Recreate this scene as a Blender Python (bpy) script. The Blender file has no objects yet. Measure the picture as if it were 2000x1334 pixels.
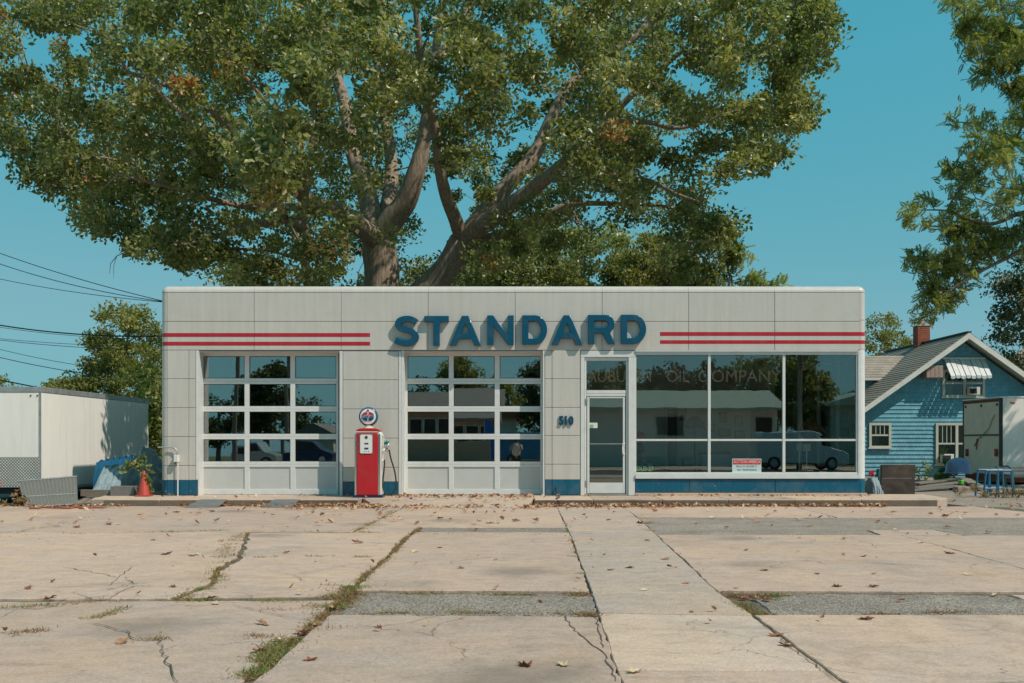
import bpy, math, random
import numpy as np
from mathutils import Vector, Matrix, Euler
random.seed(11)
rng = np.random.default_rng(11)
S = bpy.context.scene
COL = S.collection
# ------------------------------------------------------------------ camera
# facade plane is Y = 0, pavement top Z = 0; the camera stands 21 m in front of it
F, CY, CZ, HX, HY = 1953.0, -21.0, 1.14, 1000.0, 862.0
cam = bpy.data.cameras.new('camera')
cam.sensor_width = 36.0
cam.lens = F / 2000 * 36
cam.shift_y = (HY - 667) / 2000
cam.clip_start = 0.1
cam.clip_end = 2000
co = bpy.data.objects.new('camera', cam)
co.location = (0, CY, CZ)
co.rotation_euler = (math.radians(90), 0, 0)
COL.objects.link(co)
S.camera = co
# ------------------------------------------------------------------ light
SUN = Vector((1.55, -1.0, 2.22)).normalized()          # towards the sun
EL = math.asin(SUN.z)
AZ = math.atan2(SUN.x, SUN.y)
w = bpy.data.worlds.new('World')
S.world = w
w.use_nodes = True
nt = w.node_tree
bg = nt.nodes['Background']
sky = nt.nodes.new('ShaderNodeTexSky')
sky.sky_type = 'NISHITA'
sky.sun_disc = False
sky.sun_elevation = EL
sky.sun_rotation = AZ
sky.altitude = 200
sky.air_density = 1.0
sky.dust_density = 1.0
sky.ozone_density = 1.6
# one even colour response for the whole dome: the photograph's flat teal grade of a clear sky
sepc = nt.nodes.new('ShaderNodeSeparateColor'); comb = nt.nodes.new('ShaderNodeCombineColor')
nt.links.new(sky.outputs[0], sepc.inputs[0])
for ch, (k_, e_) in enumerate(((0.405, 1.1), (2.29, 0.25), (3.02, 0.15))):
    pw = nt.nodes.new('ShaderNodeMath'); pw.operation = 'POWER'; pw.inputs[1].default_value = e_
    mu = nt.nodes.new('ShaderNodeMath'); mu.operation = 'MULTIPLY'; mu.inputs[1].default_value = k_
    mn = nt.nodes.new('ShaderNodeMath'); mn.operation = 'MINIMUM'; mn.inputs[1].default_value = (1.55, 3.5, 4.1)[ch]
    nt.links.new(sepc.outputs[ch], pw.inputs[0]); nt.links.new(pw.outputs[0], mu.inputs[0]); nt.links.new(mu.outputs[0], mn.inputs[0]); nt.links.new(mn.outputs[0], comb.inputs[ch])
nt.links.new(comb.outputs[0], bg.inputs[0])
bg.inputs[1].default_value = 0.13
sl = bpy.data.lights.new('sun', 'SUN')
sl.energy = 4.0
sl.angle = math.radians(0.5)
sl.color = (1.0, 0.90, 0.78)
so = bpy.data.objects.new('sun', sl)
so.rotation_euler = SUN.to_track_quat('Z', 'Y').to_euler()
so.location = (20, -12, 30)
COL.objects.link(so)
S.view_settings.view_transform = 'Standard'
S.view_settings.look = 'None'
S.view_settings.exposure = 0.0
S.view_settings.gamma = 1.0
S.view_settings.use_curve_mapping = False
S.render.engine = 'CYCLES'
S.cycles.max_bounces = 8
S.cycles.transparent_max_bounces = 16
S.cycles.caustics_reflective = False
S.cycles.caustics_refractive = False

# ------------------------------------------------------------------ pixel -> place
def PX(px, Y=0.0): return (px - HX) * (Y - CY) / F
def PZ(py, Y=0.0): return CZ - (py - HY) * (Y - CY) / F
def P(px, py, Y=0.0): return (PX(px, Y), Y, PZ(py, Y))
LOT = -0.13
def G(px, py, z=LOT):
    d = (CZ - z) * F / (py - HY)
    return ((px - HX) * d / F, d + CY, z)

# ------------------------------------------------------------------ mesh helpers
class MB:
    def __init__(s): s.v, s.f = [], []
    def add(s, vs, fs):
        b = len(s.v); s.v += [tuple(p) for p in vs]; s.f += [tuple(i + b for i in q) for q in fs]
        return s
    def box(s, x0, x1, y0, y1, z0, z1):
        x0, x1 = sorted((x0, x1)); y0, y1 = sorted((y0, y1)); z0, z1 = sorted((z0, z1))
        return s.add([(x0,y0,z0),(x1,y0,z0),(x1,y1,z0),(x0,y1,z0),(x0,y0,z1),(x1,y0,z1),(x1,y1,z1),(x0,y1,z1)],
              [(0,3,2,1),(4,5,6,7),(0,1,5,4),(1,2,6,5),(2,3,7,6),(3,0,4,7)])
    def quad(s, a, b, c, d): return s.add([a, b, c, d], [(0,1,2,3)])
    def slab(s, poly, z0, z1):
        n = len(poly)
        vs = [(p[0], p[1], z0) for p in poly] + [(p[0], p[1], z1 if len(p) < 3 else p[2]) for p in poly]
        return s.add(vs, [tuple(range(n-1, -1, -1)), tuple(range(n, 2*n))] + [(i, (i+1) % n, n+(i+1) % n, n+i) for i in range(n)])
    def prismy(s, poly, y0, y1):            # poly in (x, z), counter-clockwise seen from -Y
        n = len(poly)
        vs = [(p[0], y0, p[1]) for p in poly] + [(p[0], y1, p[1]) for p in poly]
        return s.add(vs, [tuple(range(n)), tuple(range(2*n-1, n-1, -1))] + [((i+1) % n, i, n+i, n+(i+1) % n) for i in range(n)])
    def prismx(s, poly, x0, x1):            # poly in (y, z)
        n = len(poly)
        vs = [(x0, p[0], p[1]) for p in poly] + [(x1, p[0], p[1]) for p in poly]
        return s.add(vs, [tuple(range(n-1, -1, -1)), tuple(range(n, 2*n))] + [(i, (i+1) % n, n+(i+1) % n, n+i) for i in range(n)])
    def tube(s, pts, r, n=8, cap=True):
        pts = [Vector(p) for p in pts]
        if not hasattr(r, '__len__'): r = [r] * len(pts)
        b = len(s.v); up = Vector((0.31, 0.2, 0.93)); prev = None
        for i, p in enumerate(pts):
            t = (pts[min(i+1, len(pts)-1)] - pts[max(i-1, 0)])
            if t.length < 1e-9: t = Vector((0,0,1))
            t.normalize()
            if prev is None:
                a = t.cross(up)
                if a.length < 0.05: a = t.cross(Vector((1,0,0)))
            else:
                a = prev - t * prev.dot(t)
                if a.length < 1e-6: a = t.cross(up)
            a.normalize(); prev = a; c = t.cross(a)
            for k in range(n):
                q = 2 * math.pi * k / n
                s.v.append(tuple(p + (a * math.cos(q) + c * math.sin(q)) * r[i]))
        for i in range(len(pts)-1):
            for k in range(n):
                s.f.append((b+i*n+k, b+i*n+(k+1) % n, b+(i+1)*n+(k+1) % n, b+(i+1)*n+k))
        if cap:
            s.f.append(tuple(b + k for k in range(n-1, -1, -1)))
            s.f.append(tuple(b + (len(pts)-1)*n + k for k in range(n)))
        return s
    def lathe(s, prof, c, n=24, axis='z'):  # prof (r, h)
        b = len(s.v)
        for r, h in prof:
            for k in range(n):
                q = 2*math.pi*k/n
                a, d = r*math.cos(q), r*math.sin(q)
                if axis == 'z': s.v.append((c[0]+a, c[1]+d, c[2]+h))
                elif axis == 'y': s.v.append((c[0]+a, c[1]+h, c[2]-d))
                else: s.v.append((c[0]+h, c[1]+a, c[2]+d))
        for i in range(len(prof)-1):
            for k in range(n):
                s.f.append((b+i*n+k, b+i*n+(k+1) % n, b+(i+1)*n+(k+1) % n, b+(i+1)*n+k))
        s.f.append(tuple(b+k for k in range(n-1, -1, -1)))
        s.f.append(tuple(b+(len(prof)-1)*n+k for k in range(n)))
        return s
    def build(s, name, mat, parent=None, smooth=False, bevel=0.0, seg=2):
        me = bpy.data.meshes.new(name)
        o = bpy.data.objects.new(name, me)
        if parent is not None:
            off = Vector((0,0,0)); q = parent
            while q is not None: off = off + q.location; q = q.parent
            o.parent = parent
        else:
            a = np.array(s.v); off = Vector(((a[:,0].min()+a[:,0].max())/2, (a[:,1].min()+a[:,1].max())/2, a[:,2].min()))
            o.location = off
        me.from_pydata([(x-off.x, y-off.y, z-off.z) for x, y, z in s.v], [], s.f)
        if smooth:
            me.polygons.foreach_set('use_smooth', [True]*len(me.polygons))
            if smooth == 'auto':
                me.set_sharp_from_angle(angle=math.radians(40))
        me.materials.append(M[mat] if isinstance(mat, str) else mat)
        COL.objects.link(o)
        if bevel:
            md = o.modifiers.new('bevel', 'BEVEL'); md.width = bevel; md.segments = seg; md.limit_method = 'ANGLE'
            md.angle_limit = math.radians(35)
        return o

def tag(o, label=None, cat=None, group=None, kind=None):
    if label: o['label'] = label
    if cat: o['category'] = cat
    if group: o['group'] = group
    if kind: o['kind'] = kind
    return o
def thing(name, label, cat, loc=(0,0,0), group=None, kind=None):
    o = bpy.data.objects.new(name, None); o.location = loc; o.empty_display_size = 0.2
    COL.objects.link(o)
    return tag(o, label, cat, group, kind)
def box(name, mat, parent, x0, x1, y0, y1, z0, z1, bevel=0.0, seg=2):
    return MB().box(x0, x1, y0, y1, z0, z1).build(name, mat, parent, bevel=bevel, seg=seg)
def catmull(pts, n=6, closed=False):
    p = [Vector(q) for q in pts]; out = []
    N = len(p)
    for i in range(N - (0 if closed else 1)):
        a = p[(i-1) % N] if (closed or i > 0) else p[0]*2 - p[1]
        b = p[i]; c = p[(i+1) % N]
        d = p[(i+2) % N] if (closed or i+2 < N) else p[-1]*2 - p[-2]
        for k in range(n):
            t = k/n
            out.append(0.5*((2*b) + (c-a)*t + (2*a-5*b+4*c-d)*t*t + (3*b-a-3*c+d)*t**3))
    if not closed: out.append(p[-1])
    return out
def curve_mesh(loops, extrude, bev=0.0, res=2):
    cd = bpy.data.curves.new('outline', 'CURVE'); cd.dimensions = '2D'; cd.fill_mode = 'BOTH'
    cd.extrude = extrude; cd.bevel_depth = bev; cd.bevel_resolution = res; cd.offset = -bev
    for lp in loops:
        sp = cd.splines.new('POLY'); sp.points.add(len(lp)-1); sp.use_cyclic_u = True
        for q, p in zip(sp.points, lp): q.co = (p[0], p[1], 0, 1)
    o = bpy.data.objects.new('outline', cd); me = bpy.data.meshes.new_from_object(o)
    bpy.data.objects.remove(o)
    return me
def font_mesh(txt, offset=0.0, spacing=1.0, extrude=0.01, bold=False):
    cd = bpy.data.curves.new('text', 'FONT'); cd.body = txt; cd.size = 1; cd.extrude = extrude
    cd.offset = offset; cd.space_character = spacing; cd.resolution_u = 4
    o = bpy.data.objects.new('text', cd); me = bpy.data.meshes.new_from_object(o)
    bpy.data.objects.remove(o)
    return me
def place_flat(me, name, mat, parent, x0, x1, z0, z1, y, depth=None, flip=False):
    """fit a flat mesh (its xy) into a rectangle of an XZ plane facing -Y"""
    n = len(me.vertices); a = np.empty(n*3); me.vertices.foreach_get('co', a); a = a.reshape(-1, 3)
    lo, hi = a.min(0), a.max(0)
    sx = (x1-x0)/(hi[0]-lo[0]); sz = (z1-z0)/(hi[1]-lo[1])
    sy = 1.0 if depth is None else depth/max(1e-6, hi[2]-lo[2])
    mb = MB()
    mb.v = [((q[0]-lo[0])*sx+x0, y-(q[2]-lo[2])*sy, (q[1]-lo[1])*sz+z0) for q in a]
    mb.f = [tuple(p.vertices) for p in me.polygons]
    bpy.data.meshes.remove(me)
    return mb.build(name, mat, parent)
def text(txt, name, mat, parent, x0, x1, z0, z1, y, depth=0.002, offset=0.0, spacing=1.0):
    return place_flat(font_mesh(txt, offset, spacing), name, mat, parent, x0, x1, z0, z1, y, depth)
def copy_tree(o, parent=None):
    c = o.copy(); COL.objects.link(c); c.parent = parent
    for ch in list(o.children): copy_tree(ch, c)
    return c

# ------------------------------------------------------------------ materials
M = {}
def nodes(name):
    m = bpy.data.materials.new(name); m.use_nodes = True
    t = m.node_tree; M[name] = m
    return m, t, t.nodes['Principled BSDF']
def N(t, kind, **kw):
    n = t.nodes.new(kind)
    for k, v in kw.items():
        if k.startswith('i_'):
            key = k[2:]; key = int(key) if key.isdigit() else key.replace('_', ' ')
            n.inputs[key].default_value = v
        else: setattr(n, k, v)
    return n
def ramp(t, src, stops):
    r = N(t, 'ShaderNodeValToRGB'); e = r.color_ramp.elements
    while len(e) < len(stops): e.new(0.5)
    for q, (p, c) in zip(e, stops):
        q.position = p; q.color = (c[0], c[1], c[2], 1) if hasattr(c, '__len__') else (c, c, c, 1)
    t.links.new(src, r.inputs[0])
    return r.outputs[0]
def noise(t, scale, detail=4, rough=0.6, vec=None, dist=0.0):
    n = N(t, 'ShaderNodeTexNoise'); n.inputs['Scale'].default_value = scale; n.inputs['Detail'].default_value = detail
    n.inputs['Roughness'].default_value = rough; n.inputs['Distortion'].default_value = dist
    if vec is not None: t.links.new(vec, n.inputs['Vector'])
    return n.outputs['Fac']
def mixc(t, fac, a, b, mode='MIX'):
    n = N(t, 'ShaderNodeMix', data_type='RGBA', blend_type=mode)
    for sock, v in ((0, fac), (6, a), (7, b)):
        if hasattr(v, 'default_value') or isinstance(v, bpy.types.NodeSocket): t.links.new(v, n.inputs[sock])
        elif hasattr(v, '__len__'): n.inputs[sock].default_value = (v[0], v[1], v[2], 1)
        else: n.inputs[sock].default_value = v
    return n.outputs[2]
def coords(t, which='Object', scale=None, world=False):
    if world:
        g = N(t, 'ShaderNodeNewGeometry'); o = g.outputs['Position']
    else:
        g = N(t, 'ShaderNodeTexCoord'); o = g.outputs[which]
    if scale:
        mp = N(t, 'ShaderNodeMapping'); mp.inputs['Scale'].default_value = scale
        t.links.new(o, mp.inputs['Vector']); o = mp.outputs[0]
    return o
def bump(t, b, h, strength=0.2, dist=0.01):
    n = N(t, 'ShaderNodeBump'); n.inputs['Strength'].default_value = strength; n.inputs['Distance'].default_value = dist
    t.links.new(h, n.inputs['Height']); t.links.new(n.outputs[0], b.inputs['Normal'])
def pmat(name, col, rough=0.5, var=0.10, scale=3.0, bmp=0.1, bscale=60.0, metal=0.0, rnd=0.0, dirt=0.0, dirtcol=(0.12,0.09,0.06), stretch=None, coat=0.0, spec=0.5):
    m, t, b = nodes(name)
    v = coords(t, world=True, scale=stretch)
    f = noise(t, scale, 5, 0.65, v)
    lo = tuple(max(0, c*(1-var)) for c in col); hi = tuple(min(0.95, c*(1+var)) for c in col)
    c = ramp(t, f, [(0.3, lo), (0.7, hi)])
    if rnd:
        oi = N(t, 'ShaderNodeObjectInfo')
        k = ramp(t, oi.outputs['Random'], [(0, (1-rnd,)*3), (1, (1+rnd*0.6,)*3)])
        c = mixc(t, 1.0, c, k, 'MULTIPLY')
    if dirt:
        d = noise(t, scale*0.45, 6, 0.75, v, 0.6)
        d2 = ramp(t, d, [(0.48, 0.0), (0.75, dirt)])
        c = mixc(t, d2, c, dirtcol)
    t.links.new(c, b.inputs['Base Color'])
    b.inputs['Roughness'].default_value = rough; b.inputs['Metallic'].default_value = metal
    b.inputs['Specular IOR Level'].default_value = spec
    b.inputs['Coat Weight'].default_value = coat
    if bmp:
        bump(t, b, noise(t, bscale, 4, 0.6, v), bmp, 0.01)
    return m

def enamel(name, col, streak=0.12, rough=0.28, rnd=0.04, wav=0.10):
    """porcelain enamel on steel sheet: slight waviness, rain streaks, dents"""
    m, t, b = nodes(name)
    v = coords(t, world=True)
    vs = coords(t, world=True, scale=(9, 9, 0.5))
    f = noise(t, 1.0, 5, 0.7, vs)
    base = ramp(t, f, [(0.25, tuple(c*(1-streak) for c in col)), (0.7, tuple(min(.95, c*(1+streak*0.3)) for c in col))])
    f2 = noise(t, 2.2, 6, 0.7, v, 0.5)
    base = mixc(t, ramp(t, f2, [(0.5, 0.0), (0.8, streak*1.1)]), base, (0.30, 0.25, 0.18))
    sp = noise(t, 26, 3, 0.5, v)
    base = mixc(t, ramp(t, sp, [(0.70, 0.0), (0.78, streak*2.2)]), base, (0.22, 0.14, 0.08))
    oi = N(t, 'ShaderNodeObjectInfo')
    base = mixc(t, 1.0, base, ramp(t, oi.outputs['Random'], [(0, 1-rnd), (1, 1.0)]), 'MULTIPLY')
    t.links.new(base, b.inputs['Base Color'])
    t.links.new(ramp(t, f2, [(0.3, rough*0.8), (0.8, rough*1.5)]), b.inputs['Roughness'])
    bump(t, b, noise(t, 3.5, 3, 0.5, v), wav, 0.03)
    return m
enamel('porcelain', (0.59, 0.553, 0.505))
enamel('blue_enamel', (0.002, 0.105, 0.185), streak=0.25, rough=0.25)
enamel('red_enamel', (0.47, 0.016, 0.03), streak=0.15)
enamel('pump_red', (0.52, 0.016, 0.026), streak=0.1, wav=0.03)
enamel('pump_white', (0.72, 0.72, 0.69), streak=0.08, wav=0.03)
enamel('sign_blue', (0.002, 0.072, 0.135), streak=0.12, rough=0.16, wav=0.02)
pmat('sign_return', (0.004, 0.03, 0.06), 0.35)
pmat('wall_core', (0.20, 0.19, 0.17), 0.8, bmp=0.2)
pmat('trim_white', (0.66, 0.665, 0.65), 0.42, 0.06, 6, 0.05, rnd=0.03, dirt=0.12, dirtcol=(.3,.26,.2))
pmat('door_panel', (0.52, 0.525, 0.51), 0.45, 0.05, 3, 0.03)
pmat('gasket', (0.02, 0.02, 0.02), 0.7)
pmat('steel', (0.55, 0.55, 0.54), 0.3, 0.1, 8, 0.05, metal=1.0)
pmat('chrome', (0.75, 0.75, 0.74), 0.15, 0.03, 8, 0.0, metal=1.0)
pmat('galvanised', (0.42, 0.43, 0.43), 0.5, 0.2, 6, 0.15, metal=0.6, dirt=0.3)
pmat('rubber', (0.018, 0.018, 0.018), 0.6)
pmat('roof_gravel', (0.3, 0.28, 0.25), 0.95)
pmat('white_paint', (0.72, 0.70, 0.65), 0.5, 0.05, 4, 0.08, dirt=0.2)
pmat('cream', (0.62, 0.58, 0.45), 0.55, 0.08, 4, 0.1, dirt=0.2)
pmat('black', (0.015, 0.015, 0.016), 0.5)
pmat('navy', (0.008, 0.02, 0.07), 0.35)
pmat('globe_white', (0.78, 0.78, 0.76), 0.2, 0.02, 4, 0.0)
pmat('print_red', (0.55, 0.015, 0.03), 0.35, 0.03, 4, 0)
pmat('print_blue', (0.006, 0.03, 0.13), 0.35, 0.03, 4, 0)
pmat('print_black', (0.02, 0.02, 0.025), 0.5, 0.03, 4, 0)
pmat('nozzle_green', (0.01, 0.17, 0.17), 0.5)

def glass(name, refl, tint, wav=0.02, wscale=1.2):
    m, t, b = nodes(name)
    t.nodes.remove(b); out = t.nodes['Material Output']
    g = N(t, 'ShaderNodeBsdfGlossy'); g.inputs['Roughness'].default_value = 0.0; g.inputs['Color'].default_value = (0.95, 1, 0.99, 1)
    tr = N(t, 'ShaderNodeBsdfTransparent'); tr.inputs['Color'].default_value = (*tint, 1)
    fr = N(t, 'ShaderNodeFresnel'); fr.inputs['IOR'].default_value = (1+math.sqrt(refl))/(1-math.sqrt(refl))
    mx = N(t, 'ShaderNodeMixShader')
    v = coords(t, world=True)
    bn = N(t, 'ShaderNodeBump'); bn.inputs['Strength'].default_value = wav; bn.inputs['Distance'].default_value = 0.05
    t.links.new(noise(t, wscale, 2, 0.4, v), bn.inputs['Height'])
    t.links.new(bn.outputs[0], g.inputs['Normal'])
    t.links.new(fr.outputs[0], mx.inputs[0]); t.links.new(tr.outputs[0], mx.inputs[1]); t.links.new(g.outputs[0], mx.inputs[2])
    t.links.new(mx.outputs[0], out.inputs['Surface'])
    return m
glass('door_glass', 0.23, (0.82, 0.86, 0.85), 0.012)
glass('shop_glass', 0.12, (0.93, 0.96, 0.95), 0.015)
glass('house_glass', 0.06, (0.7, 0.75, 0.73), 0.05)

def film(name, col, alpha):
    m, t, b = nodes(name)
    b.inputs['Base Color'].default_value = (*col, 1); b.inputs['Alpha'].default_value = alpha; b.inputs['Roughness'].default_value = 0.5
    return m
film('gold_film', (0.32, 0.27, 0.20), 0.10)
film('green_film', (0.25, 0.6, 0.3), 0.55)

def concrete(name, col, speck=0.5, dark=0.25, bstr=0.35):
    m, t, b = nodes(name)
    v = coords(t, world=True)
    oi = N(t, 'ShaderNodeObjectInfo')
    big = noise(t, 0.45, 8, 0.74, v, 0.8)
    c = ramp(t, big, [(0.30, tuple(x*(1-dark*1.25) for x in col)), (0.47, tuple(x*0.95 for x in col)), (0.60, col), (0.76, tuple(x*1.10 for x in col))])
    hue = noise(t, 0.9, 5, 0.7, v, 0.5)
    c = mixc(t, 1.0, c, ramp(t, hue, [(0.35, (0.94, 0.97, 1.03)), (0.65, (1.05, 1.0, 0.94))]), 'MULTIPLY')
    vx = coords(t, world=True, scale=(0.8, 1.15, 1))
    broom = noise(t, 6.0, 7, 0.78, vx, 0.3)
    c = mixc(t, 1.0, c, ramp(t, broom, [(0.28, 0.78), (0.50, 0.98), (0.68, 1.08)]), 'MULTIPLY')
    streak = noise(t, 1.6, 6, 0.8, coords(t, world=True, scale=(0.6, 1.3, 1)), 0.8)
    c = mixc(t, ramp(t, streak, [(0.56, 0.0), (0.72, 0.38)]), c, (0.20, 0.165, 0.135))
    grain = noise(t, 150, 3, 0.75, v)
    c = mixc(t, 1.0, c, ramp(t, grain, [(0.30, 1-0.6*speck), (0.50, 1.0), (0.70, 1+0.4*speck)]), 'MULTIPLY')
    grit = noise(t, 38, 4, 0.7, v)
    c = mixc(t, 1.0, c, ramp(t, grit, [(0.30, 0.82), (0.55, 1.02), (0.75, 1.1)]), 'MULTIPLY')
    st = noise(t, 2.1, 7, 0.85, v, 1.6)
    c = mixc(t, ramp(t, st, [(0.58, 0.0), (0.74, 0.5)]), c, (0.16, 0.13, 0.105))
    oil = N(t, 'ShaderNodeTexVoronoi'); oil.inputs['Scale'].default_value = 0.42; t.links.new(v, oil.inputs['Vector'])
    wob = N(t, 'ShaderNodeMath', operation='ADD'); wob2 = N(t, 'ShaderNodeMath', operation='MULTIPLY'); wob2.inputs[1].default_value = 0.35
    t.links.new(noise(t, 3.0, 5, 0.7, v), wob2.inputs[0]); t.links.new(oil.outputs['Distance'], wob.inputs[0]); t.links.new(wob2.outputs[0], wob.inputs[1])
    c = mixc(t, ramp(t, wob.outputs[0], [(0.22, 0.55), (0.40, 0.0)]), c, (0.17, 0.14, 0.115))
    pit = N(t, 'ShaderNodeTexVoronoi'); pit.inputs['Scale'].default_value = 7.5; t.links.new(v, pit.inputs['Vector'])
    c = mixc(t, ramp(t, pit.outputs['Distance'], [(0.04, 0.6), (0.09, 0.0)]), c, (0.12, 0.10, 0.08))
    # hairline crazing
    dv = N(t, 'ShaderNodeTexNoise'); dv.inputs['Scale'].default_value = 1.7; dv.inputs['Detail'].default_value = 5; t.links.new(v, dv.inputs['Vector'])
    va = N(t, 'ShaderNodeVectorMath', operation='MULTIPLY_ADD'); va.inputs[1].default_value = (1.1, 1.1, 0); t.links.new(dv.outputs['Color'], va.inputs[0]); t.links.new(v, va.inputs[2])
    ed = N(t, 'ShaderNodeTexVoronoi', feature='DISTANCE_TO_EDGE'); ed.inputs['Scale'].default_value = 0.55; t.links.new(va.outputs[0], ed.inputs['Vector'])
    hair = ramp(t, ed.outputs['Distance'], [(0.0, 0.75), (0.0045, 0.0)])
    gate = ramp(t, noise(t, 0.8, 3, 0.5, v), [(0.50, 0.0), (0.58, 1.0)])
    hg = N(t, 'ShaderNodeMath', operation='MULTIPLY'); t.links.new(hair, hg.inputs[0]); t.links.new(gate, hg.inputs[1])
    c = mixc(t, hg.outputs[0], c, (0.10, 0.08, 0.065))
    c = mixc(t, 1.0, c, ramp(t, oi.outputs['Random'], [(0, (0.84, 0.85, 0.87)), (0.5, (0.96, 0.95, 0.95)), (1, (1.06, 1.05, 1.03))]), 'MULTIPLY')
    t.links.new(c, b.inputs['Base Color'])
    b.inputs['Roughness'].default_value = 0.9; b.inputs['Specular IOR Level'].default_value = 0.25
    hm = N(t, 'ShaderNodeMath', operation='ADD'); t.links.new(grain, hm.inputs[0]); t.links.new(broom, hm.inputs[1])
    bump(t, b, hm.outputs[0], bstr, 0.006)
    return m
concrete('concrete', (0.56, 0.412, 0.32))
concrete('concrete_strip', (0.58, 0.445, 0.355), 0.9, 0.12)
concrete('pavement', (0.58, 0.44, 0.34), 0.5, 0.3)
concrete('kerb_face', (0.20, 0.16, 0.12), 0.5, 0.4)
def asphalt(name, col, speck=1.0):
    m, t, b = nodes(name)
    v = coords(t, world=True)
    vo = N(t, 'ShaderNodeTexVoronoi'); vo.inputs['Scale'].default_value = 80; t.links.new(v, vo.inputs['Vector'])
    sp = N(t, 'ShaderNodeSeparateColor'); t.links.new(vo.outputs['Color'], sp.inputs[0])
    c = mixc(t, 1.0, col, ramp(t, sp.outputs[0], [(0.0, 1-.55*speck), (0.6, 1.0), (1.0, 1+.5*speck)]), 'MULTIPLY')
    c = mixc(t, 1.0, c, ramp(t, noise(t, 1.4, 6, .75, v, .6), [(0.3, 0.70), (0.7, 1.15)]), 'MULTIPLY')
    t.links.new(c, b.inputs['Base Color']); b.inputs['Roughness'].default_value = 0.95; b.inputs['Specular IOR Level'].default_value = 0.15
    bump(t, b, vo.outputs['Distance'], 0.6, 0.01)
    return m
asphalt('asphalt_patch', (0.30, 0.25, 0.21))
asphalt('asphalt_old', (0.33, 0.275, 0.23), 0.8)
asphalt('road', (0.10, 0.10, 0.10), 0.6)
pmat('soil', (0.13, 0.10, 0.07), 0.95, 0.35, 6, 0.5, 40)
pmat('ground_dirt', (0.20, 0.165, 0.12), 0.95, 0.35, 1.2, 0.5, 30, dirt=0.5, dirtcol=(0.09, 0.09, 0.04))
pmat('crack_dark', (0.10, 0.075, 0.055), 0.95, 0.3)

def leafmat(name, stops, trans=0.35, rough=0.45, spec=0.4):
    m, t, b = nodes(name)
    a = N(t, 'ShaderNodeAttribute', attribute_name='tint')
    c = ramp(t, a.outputs['Fac'], stops)
    t.links.new(c, b.inputs['Base Color']); b.inputs['Roughness'].default_value = rough; b.inputs['Specular IOR Level'].default_value = spec
    tl = N(t, 'ShaderNodeBsdfTranslucent')
    tc = mixc(t, 1.0, c, (1.25, 1.35, 0.55), 'MULTIPLY'); t.links.new(tc, tl.inputs['Color'])
    mx = N(t, 'ShaderNodeMixShader'); mx.inputs[0].default_value = trans
    t.links.new(b.outputs[0], mx.inputs[1]); t.links.new(tl.outputs[0], mx.inputs[2])
    t.links.new(mx.outputs[0], t.nodes['Material Output'].inputs['Surface'])
    return m
leafmat('oak_leaf', [(0.0, (0.10, 0.125, 0.042)), (0.45, (0.225, 0.235, 0.08)), (0.80, (0.40, 0.38, 0.155)), (0.93, (0.48, 0.42, 0.18)), (1.0, (0.42, 0.17, 0.07))], 0.42, 0.38, 0.6)
leafmat('olive_leaf', [(0.0, (0.13, 0.14, 0.04)), (0.5, (0.26, 0.25, 0.075)), (0.9, (0.38, 0.33, 0.11)), (1.0, (0.46, 0.27, 0.08))], 0.42)
leafmat('locust_leaf', [(0.0, (0.11, 0.155, 0.045)), (0.5, (0.23, 0.255, 0.075)), (0.92, (0.38, 0.36, 0.13)), (1.0, (0.46, 0.38, 0.13))], 0.45)
leafmat('dark_leaf', [(0.0, (0.04, 0.055, 0.025)), (0.6, (0.095, 0.105, 0.045)), (0.92, (0.19, 0.16, 0.06)), (1.0, (0.45, 0.22, 0.1))])
leafmat('weed_leaf', [(0.0, (0.27, 0.12, 0.07)), (0.35, (0.33, 0.22, 0.11)), (0.58, (0.25, 0.21, 0.08)), (0.8, (0.17, 0.22, 0.05)), (1.0, (0.12, 0.24, 0.04))], 0.25, 0.6)
leafmat('dry_leaf', [(0.0, (0.16, 0.045, 0.025)), (0.35, (0.34, 0.13, 0.065)), (0.7, (0.50, 0.30, 0.18)), (1.0, (0.66, 0.54, 0.38))], 0.15, 0.6)
def barkmat(name, col):
    m, t, b = nodes(name)
    v = coords(t, world=True, scale=(9, 9, 1.1))
    f = noise(t, 1.6, 8, 0.75, v, 0.8)
    c = ramp(t, f, [(0.32, tuple(x*0.32 for x in col)), (0.52, col), (0.70, tuple(x*1.45 for x in col))])
    t.links.new(c, b.inputs['Base Color']); b.inputs['Roughness'].default_value = 0.95; b.inputs['Specular IOR Level'].default_value = 0.2
    bump(t, b, f, 0.9, 0.06)
    return m
barkmat('oak_bark', (0.34, 0.265, 0.20))
barkmat('grey_bark', (0.27, 0.215, 0.165))
# ================================================================== ground
mb = MB()
prof = [(-140, -0.49), (-20.6, -0.49), (-17.0, -0.19), (160, -0.19)]
for i in range(3):
    (y0, z0), (y1, z1) = prof[i], prof[i+1]
    nx = 6
    for k in range(nx):
        xa, xb = -150 + 300*k/nx, -150 + 300*(k+1)/nx
        mb.quad((xa, y0, z0), (xb, y0, z0), (xb, y1, z1), (xa, y1, z1))
tag(mb.build('ground', 'ground_dirt'), 'bare brown earth and dirt around the station', kind='structure')
mb = MB().quad((-150, -33.0, -0.47), (150, -33.0, -0.47), (150, -23.0, -0.47), (-150, -23.0, -0.47))
tag(mb.build('road', 'road'), 'dark asphalt street in front of the station', kind='structure')
# the concrete lot: bed with slabs as children
lot = thing('concrete_lot', 'weathered beige concrete forecourt with weedy joints', None, (0, -9, LOT - 0.05), kind='structure')
MB().box(-18, 14.5, -16.9, -1.2, -0.186, LOT - 0.018).build('bed', 'soil', lot)

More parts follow.
